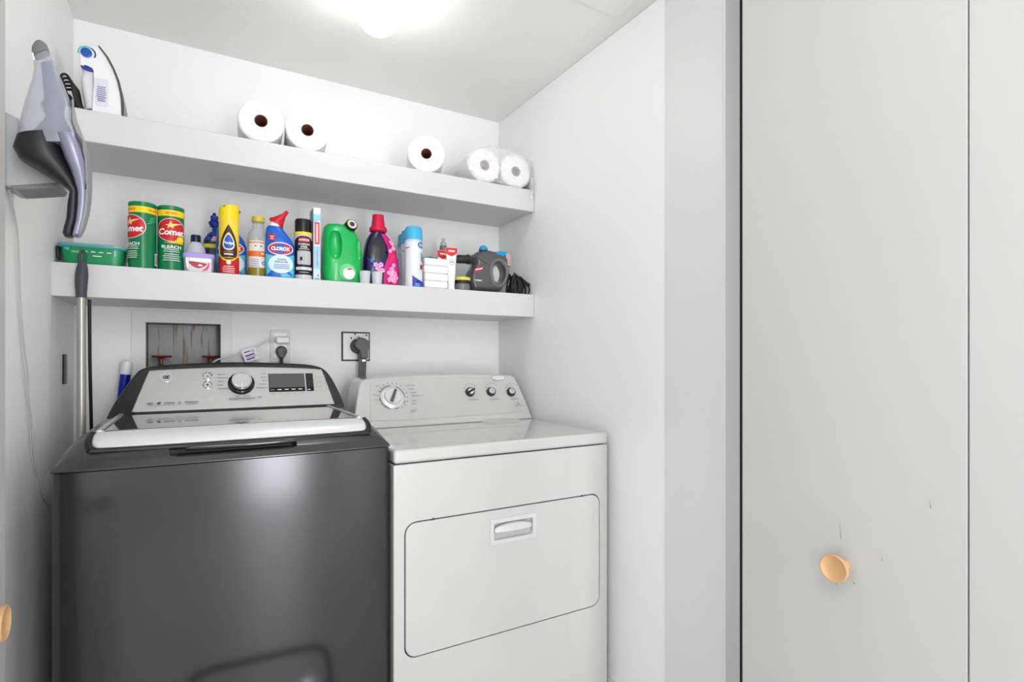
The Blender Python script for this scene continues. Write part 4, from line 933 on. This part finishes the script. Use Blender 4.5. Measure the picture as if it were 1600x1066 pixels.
dup(r1, (.3185, 1.905, S2), math.radians(-6), 'second paper towel roll from the left, touching the leftmost roll')
dup(r1, (.735, 1.905, S2), math.radians(-18), 'paper towel roll standing alone in the middle right of the upper shelf')
dup(r1, (.977, 1.905, S2), math.radians(-2), 'left roll inside the clear plastic wrap at the shelf\'s right end')
dup(r1, (1.119, 1.905, S2), math.radians(-2), 'right roll inside the clear plastic wrap, against the right wall')
# crinkled clear wrap around the last two
from mathutils import noise
bm = B(); rs = []
for k, (yy, sc) in enumerate(((1.889, .08), (1.888, .25), (1.889, .42), (1.887, .58), (1.889, .72), (1.890, .86), (1.894, .95), (1.905, 1.02), (1.94, 1.035), (1.99, 1.03), (2.06, 1.03), (2.12, 1.03), (2.165, 1.0), (2.18, .6))):
    ring = []
    for i in range(96):
        a = 2*PI*i/96; c, s = math.cos(a), math.sin(a)
        x = 1.0495+math.copysign(abs(c)**.75, c)*.146*sc; z = S2+.0695+math.copysign(abs(s)**.8, s)*.0695*sc
        nn = noise.noise(Vector((x*28, yy*24, z*28))); nf = noise.noise(Vector((x*75, yy*60, z*75)))
        if s > 0: z += (.013*max(0, nn)+.004*nf)*(1 if sc > .9 else .2) + .010*math.exp(-((x-1.03)/.04)**2)*s
        if c < -.5 or c > .5: x += .004*nf
        if yy < 1.9: x += .010*nf; z += .010*noise.noise(Vector((x*60, 3, z*60)))
        ring.append((min(max(x, .893), XR-.003), min(yy+(.004*nf if sc > .99 and yy > 1.9 else .005*nf), YB-.004), max(z, S2+.0012)))
    rs.append(ring)
rings(bm, rs, True, False)
FILM = mat('clear_film', (250, 250, 252), .1, alpha=.34, coat=.8)
o = obj('plastic_wrap', bm, FILM, ang=14); tag(o, 'crinkled clear plastic wrap around the two paper towel rolls at the right end', 'plastic wrap')
bm = B(); rs = []
for k in range(12):
    f = k/11; rs.append([(1.186+.008*math.sin(f*5+i)*.4, 1.905-.02*math.sin(f*3)-.01+.018*(i/7-.5), S2+.055-.115*f) for i in range(8)])
# loose tail of the wrap and the dull gold corner bracket of the roll pack
tl = B(); vr = [[tl.verts.new((1.172+.016*(i/7)+.004*math.sin(k*.9+i*1.3), SY-.012-.006*math.sin(k*.5+i), S2+.045-.085*k/11)) for i in range(8)] for k in range(12)]
for a_, b_ in zip(vr, vr[1:]):
    for i in range(7): tl.faces.new((a_[i], a_[i+1], b_[i+1], b_[i]))
q = obj('loose_tail', tl, FILM, o, local=True, ang=60)

# steam iron standing on its heel
IY = 1.955
t = thing('steam_iron', 'white steam iron with blue buttons standing upright at the left end of the upper shelf', 'iron', (X(157, IY), IY, S2))
def zi(a, b, Y=IY-.045): return xz(90+a/7.615, 50+b/7.615, Y)
WI = mat('iron_white', (240, 240, 242), .25, coat=.3)
def fl(p): return (p[0], max(p[1], S2+.0008))
ol = [fl(zi(*p)) for p in ((400, 1150), (425, 560), (420, 450), (400, 420), (300, 400), (262, 380), (250, 250), (275, 180), (330, 150), (410, 150), (480, 150), (560, 250), (650, 400), (710, 560), (750, 740), (762, 1150))]
bm = prism(B(), ol, IY-.040, IY+.045, .0035, 3)
obj('body', bm, WI, t)
hl = [(zi(370, 420), .020, .020), (zi(340, 520), .018, .018), (zi(350, 640), .0185, .018), (zi(372, 760), .019, .018), (zi(390, 880), .020, .019)]
bm = B(); tube(bm, [(a[0], IY-.012, max(a[1], S2+.016)) for a, b_, c_ in hl], .0165, 16, 5)
obj('handle', bm, mat('iron_handle', (232, 230, 236), .3), t)
so = [zi(*p) for p in ((480, 150), (500, 165), (600, 290), (680, 440), (735, 580), (772, 740), (790, 850), (788, 1150), (768, 1150), (764, 850), (745, 740), (712, 590), (655, 440), (575, 290), (490, 175))]
obj('soleplate', prism(B(), [fl(p) for p in so], IY-.044, IY+.052, .0006, 1), mat('sole_dark', (92, 92, 92), .3, metal=.6), t)
dcl = lambda s, t_, o_: Vector((s, IY-.0402-o_, t_))
c0 = zi(345, 240); TQ = mat('dial_teal', (110, 196, 206), .3)
bm = B(); lathe(bm, [(.013, 0), (.013, -.004), (.011, -.0055)], (c0[0]-.001, IY-.040, c0[1]), 30, 'Y')
obj('dial', bm, mat('dial_blue', (18, 84, 170), .25, coat=.4), t)
arc = ell(c0[0], c0[1], .021, .0195, 18, 60, 200)+ell(c0[0], c0[1], .0165, .015, 18, 200, 60); arc2 = ell(c0[0], c0[1], .021, .0195, 14, -30, 60)+ell(c0[0], c0[1], .0175, .016, 14, 60, -30)
decal('dial_scale', [('poly', arc, TQ), ('poly', arc2, mat('dial_violet_grey', (70, 66, 90), .4))], dcl, t, local=False, step=0)
c1 = zi(343, 400)
bm = B(); rings(bm, [[(c1[0]+rr*math.cos(a)*1.0, IY-.030-d, c1[1]+rr*.52*math.sin(a)-rr*.22*math.cos(a)) for a in [2*PI*i/30 for i in range(30)]] for rr, d in ((.0155, -.002), (.0155, .006), (.0135, .009), (.006, .010))], False, True)
obj('steam_button', bm, mat('button_blue', (22, 50, 150), .25, coat=.4), t)
c2 = zi(525, 700)
decal('fabric_guide', [('poly', rrect(c2[0]-.016, c2[0]+.014, c2[1]-.042, c2[1]+.036, .004), mat('guide_lilac', (220, 220, 232), .35))] + lines(c2[0]-.013, c2[0]+.010, c2[1]-.03, c2[1]+.015, 8, mat('guide_ink', (120, 126, 170), .5)), dcl, t, local=False, step=0)
# black flex folded beside it
bm = B()
for k in range(5):
    y = IY-.04+k*.012; f = k*.002
    tube(bm, [(-.3195+f, y, S2+.006), (-.3225+f, y-.004, S2+.05), (-.3215+f*.4, y, S2+.085-k*.004), (-.311+f, y+.003, S2+.094-k*.005), (-.300+f, y, S2+.075), (-.292+f, y, S2+.035), (-.281+f, y, S2+.006)], .0034, 8, 5)
for k in range(4): tube(bm, [(-.318+k*.004, IY-.03+k*.01, S2+.03), (-.306, IY-.035+k*.012, S2+.04-k*.006), (-.288, IY-.03+k*.01, S2+.012)], .0034, 8, 5)
o = obj('power_flex', bm, BLACKR, t)

# ------------------------------------------------------------------ poles in the corner
t = thing('broom_pole', 'grey metal broom pole with dark grey looped grip, in the left corner by the shelves', 'broom pole', (-.271, 1.872, 0))
obj('pole', lathe(B(), [(.0098, .002), (.0098, .80), (.0102, .802), (.0102, 1.34)], (-.271, 1.872, 0), 24), mat('pole_metal', (176, 172, 166), .3, metal=.6), t)
GRIP = mat('grip_slate', (62, 66, 74), .5)
zt = H+.177
obj('grip', loft(B(), [(zt-.012, -.271, 1.872, .0125, .0125, 2), (zt+.002, -.271, 1.872, .0125, .0125, 2), (zt+.02, -.271, 1.872, .0138, .0135, 2), (zt+.05, -.270, 1.872, .0145, .014, 2), (zt+.07, -.269, 1.872, .0125, .011, 2), (zt+.085, -.2685, 1.872, .0085, .007, 2)], 28), GRIP, t)
obj('hanging_loop', tube(B(), [(-.2735, 1.872, zt+.078), (-.2755, 1.872, zt+.094), (-.2725, 1.872, zt+.112), (-.267, 1.872, zt+.116), (-.2625, 1.872, zt+.108), (-.2625, 1.872, zt+.094), (-.2645, 1.872, zt+.078)], .0035, 10, 5), GRIP, t)
o = obj('black_rod', tube(B(), [(-.2625, 2.10, .002), (-.2615, 1.985, .8), (-.259, 1.92, 1.155), (-.2555, 1.888, 1.322)], .0042, 12, 0), BLACKP); tag(o, 'thin black rod leaning upright just right of the grey broom pole', 'rod')
o = obj('wall_hook', box(B(), XL, XL+.008, 2.03, 2.055, H-.075, H+.012, .002), BLACKP); tag(o, 'small black clip on the left wall behind the broom pole', 'clip')
t = thing('mop_handle', 'blue mop handle with a white end cap leaning behind the washer', 'mop handle', (-.215, 2.14, 0))
A = Vector((-.312, 2.15, .002)); Bv = Vector((-.1935, 2.15, H-.008)); D = (Bv-A).normalized(); Lh = (Bv-A).length
obj('pole', rod(B(), A, D, [(.0145, 0), (.0145, Lh-.042)], 28), mat('mop_blue', (14, 36, 170), .3), t)
obj('end_cap', rod(B(), A, D, [(.0155, Lh-.044), (.0155, Lh-.01), (.0125, Lh-.002), (.006, Lh)], 28), WHITEP, t)

# ------------------------------------------------------------------ hand vacuum in its wall charger
VY = 1.42
def v(u, w_, Y=VY-.02): return xz(u, w_, Y)
ms = thing('charger_mount', 'grey wall mount holding the hand vacuum on the left wall', 'wall mount', (XL, VY+.02, H+.36))
MY = VY+.050
def w5(u, w_): return v(u, w_, MY)
mp_ = [(XL+.0005, w5(4, 172)[1]), w5(27, 183), w5(29, 225), w5(35, 252), w5(60, 266), w5(92, 277), w5(95, 287), w5(90, 293), w5(30, 296), (XL+.015, w5(10, 296)[1]), (XL+.0005, w5(4, 288)[1])]
obj('housing', prism(B(), mp_, MY, MY+.075, .007, 3), mat('mount_grey', (178, 179, 182), .38), ms)
bm = B(); prism(bm, [w5(14, 289), w5(92, 284), w5(95, 288), w5(90, 294), w5(28, 297), w5(16, 295)], MY-.001, MY+.076, .004); obj('lower_lip', bm, mat('mount_lip', (128, 128, 128), .45), ms)
hv = thing('hand_vacuum', 'grey and dark hand vacuum hanging nozzle up in its mount on the left wall', 'hand vacuum', (v(80, 300)[0], VY, v(80, 366)[1]))
T = lambda a, b, t_: (v(*a), v(*b), VY, t_)
NOZ = mat('smoky_clear', (190, 194, 206), .18, alpha=.5, coat=.4)
obj('dust_bowl', slab(B(), [T((48, 84), (73, 74), .013), T((50, 99), (84.5, 99), .017), (v(46, 121), v(94.5, 121), VY, .022), T((36, 151), (106, 151), .029), T((27, 187), (117, 187), .037), T((22, 212), (125, 206), .042), T((19, 228), (131, 226), .043)], 36), NOZ, hv)
obj('filter', slab(B(), [T((60, 92), (78, 90), .008), T((66, 150), (92, 146), .014), T((60, 158), (98, 156), .022), T((70, 178), (96, 176), .02), T((45, 205), (108, 198), .03)], 28), mat('filter_blue', (70, 88, 124), .5), hv)
obj('nozzle_tip', slab(B(), [T((50, 62), (63, 58), .0135), T((46, 68), (69, 62), .0155), T((46, 74), (72, 68), .0165), T((48, 84), (73.5, 74), .0165)], 28), mat('tip_grey', (118, 118, 118), .5), hv)
obj('motor_housing', slab(B(), [T((24, 213), (86, 208), .044), T((18.5, 229), (95, 232), .047), T((28, 245), (103, 250), .044), T((58, 262), (110, 264), .038), T((90, 283), (117, 281), .028), T((107, 296), (121, 297), .022), T((103, 318), (121, 317), .019), T((101, 340), (119, 340), .018), T((97, 354), (114, 356), .0185), T((95, 362), (112, 365), .017), T((98, 367), (111, 368), .012)], 36, 2.8), mat('vac_dark', (28, 27, 34), .42), hv)
obj('top_shell', slab(B(), [T((86, 212), (123, 213), .0455), T((93, 228), (131, 232), .0485), T((100, 247), (137, 256), .046), T((108, 264), (138, 270), .040), T((114, 281), (138.5, 285), .031), T((119, 298), (137, 303), .024), T((118.5, 318), (135, 322), .0205), T((116.5, 340), (131, 344), .0195), T((111, 362), (124, 366), .017), T((110, 366), (121, 368), .012)], 36, 2.8), mat('vac_lavender', (146, 146, 168), .32, metal=.3), hv)
obj('back_strip', slab(B(), [T((112, 150), (107.5, 157), .012), T((110, 190), (121, 192), .03), T((118, 212), (129, 213), .036), T((127, 228), (134.5, 232), .038), T((132, 247), (138.5, 258), .037), T((132, 275), (140, 285), .030), T((131, 303), (139.5, 308), .022), T((128, 330), (136.5, 332), .0175), T((122, 352), (130, 354), .0165), T((117, 367), (124, 366), .012)], 30), mat('vac_grey', (150, 150, 152), .4), hv)
obj('switch', slab(B(), [T((133.5, 272), (137.5, 273), .0245), T((133, 285), (139, 286), .028), T((133, 297), (137.5, 297), .025)], 24, 4), mat('switch_dark', (52, 52, 54), .4), hv)
obj('release_button', slab(B(), [T((123, 214), (124.5, 213), .039), T((129, 224), (131, 224), .0415), T((131, 234), (133, 235), .0405)], 20), mat('switch_dark', (52, 52, 54), .4), hv)
dv = [('poly', [v(50, 83), v(52, 82), v(55, 94), v(52.5, 95)], WHITE)]
decal('printed_mark', dv, lambda s, t_, o_: Vector((s, VY-.0215, t_)), hv, local=False, step=0)
# two strands of its lead down the left wall
def wl_(u, w_, off=.006): x = XL+off; Y = x/math.tan(math.atan((u-800)/FPX)+YAW); d = .5*x+math.cos(YAW)*Y; return (x, Y, H+(560-w_)/FPX*d)
bm = B()
tube(bm, [wl_(14, 296), wl_(20, 325), wl_(28, 372), wl_(30, 440), wl_(32, 480), wl_(34, 540), wl_(39, 600), wl_(46, 660), wl_(50, 715), wl_(60, 755), wl_(69, 785), wl_(76, 799)], .0014, 6, 5)
tube(bm, [wl_(15, 296), wl_(22, 330), wl_(29, 380), wl_(32, 470), wl_(38, 545), wl_(43, 580), wl_(45, 620), wl_(49, 655), wl_(52, 700), wl_(58, 742), wl_(60, 766), wl_(76, 792)], .0014, 6, 5)
o = obj('vacuum_cord', bm, mat('cord_pale', (176, 174, 170), .5)); tag(o, 'thin pale cord hanging down the left wall below the hand vacuum mount', 'cord')

# ------------------------------------------------------------------ canister on the floor before the washer (shows only in the washer's front)
cv = thing('canister_vacuum', 'silver topped floor canister with a curved black hose, mirrored faintly in the washer front', 'canister vacuum', (.285, 1.25, 0))
obj('canister', lathe(B(), [(.07, .0), (.085, .01), (.088, .20), (.084, .215)], (.285, 1.25, 0), 36), BLACKP, cv)
obj('dome', lathe(B(), [(.084, .214), (.078, .236), (.062, .256), (.036, .270), (.002, .275)], (.285, 1.25, 0), 36), CHROME, cv)
hp_ = []
for u_, v_ in ((285, 1110), (292, 1070), (330, 1047), (400, 1030), (460, 1017), (498, 1011), (516, 1018), (523, 1040), (526, 1075)):
    p = pt(u_, v_, 1.575); hp_.append((p.x, 1.235, p.z))
hp_ = [(hp_[0][0]+.10, 1.245, .12)]+hp_+[(.34, 1.25, .21)]
obj('hose', tube(B(), hp_, .0085, 12, 6), BLACKR, cv)
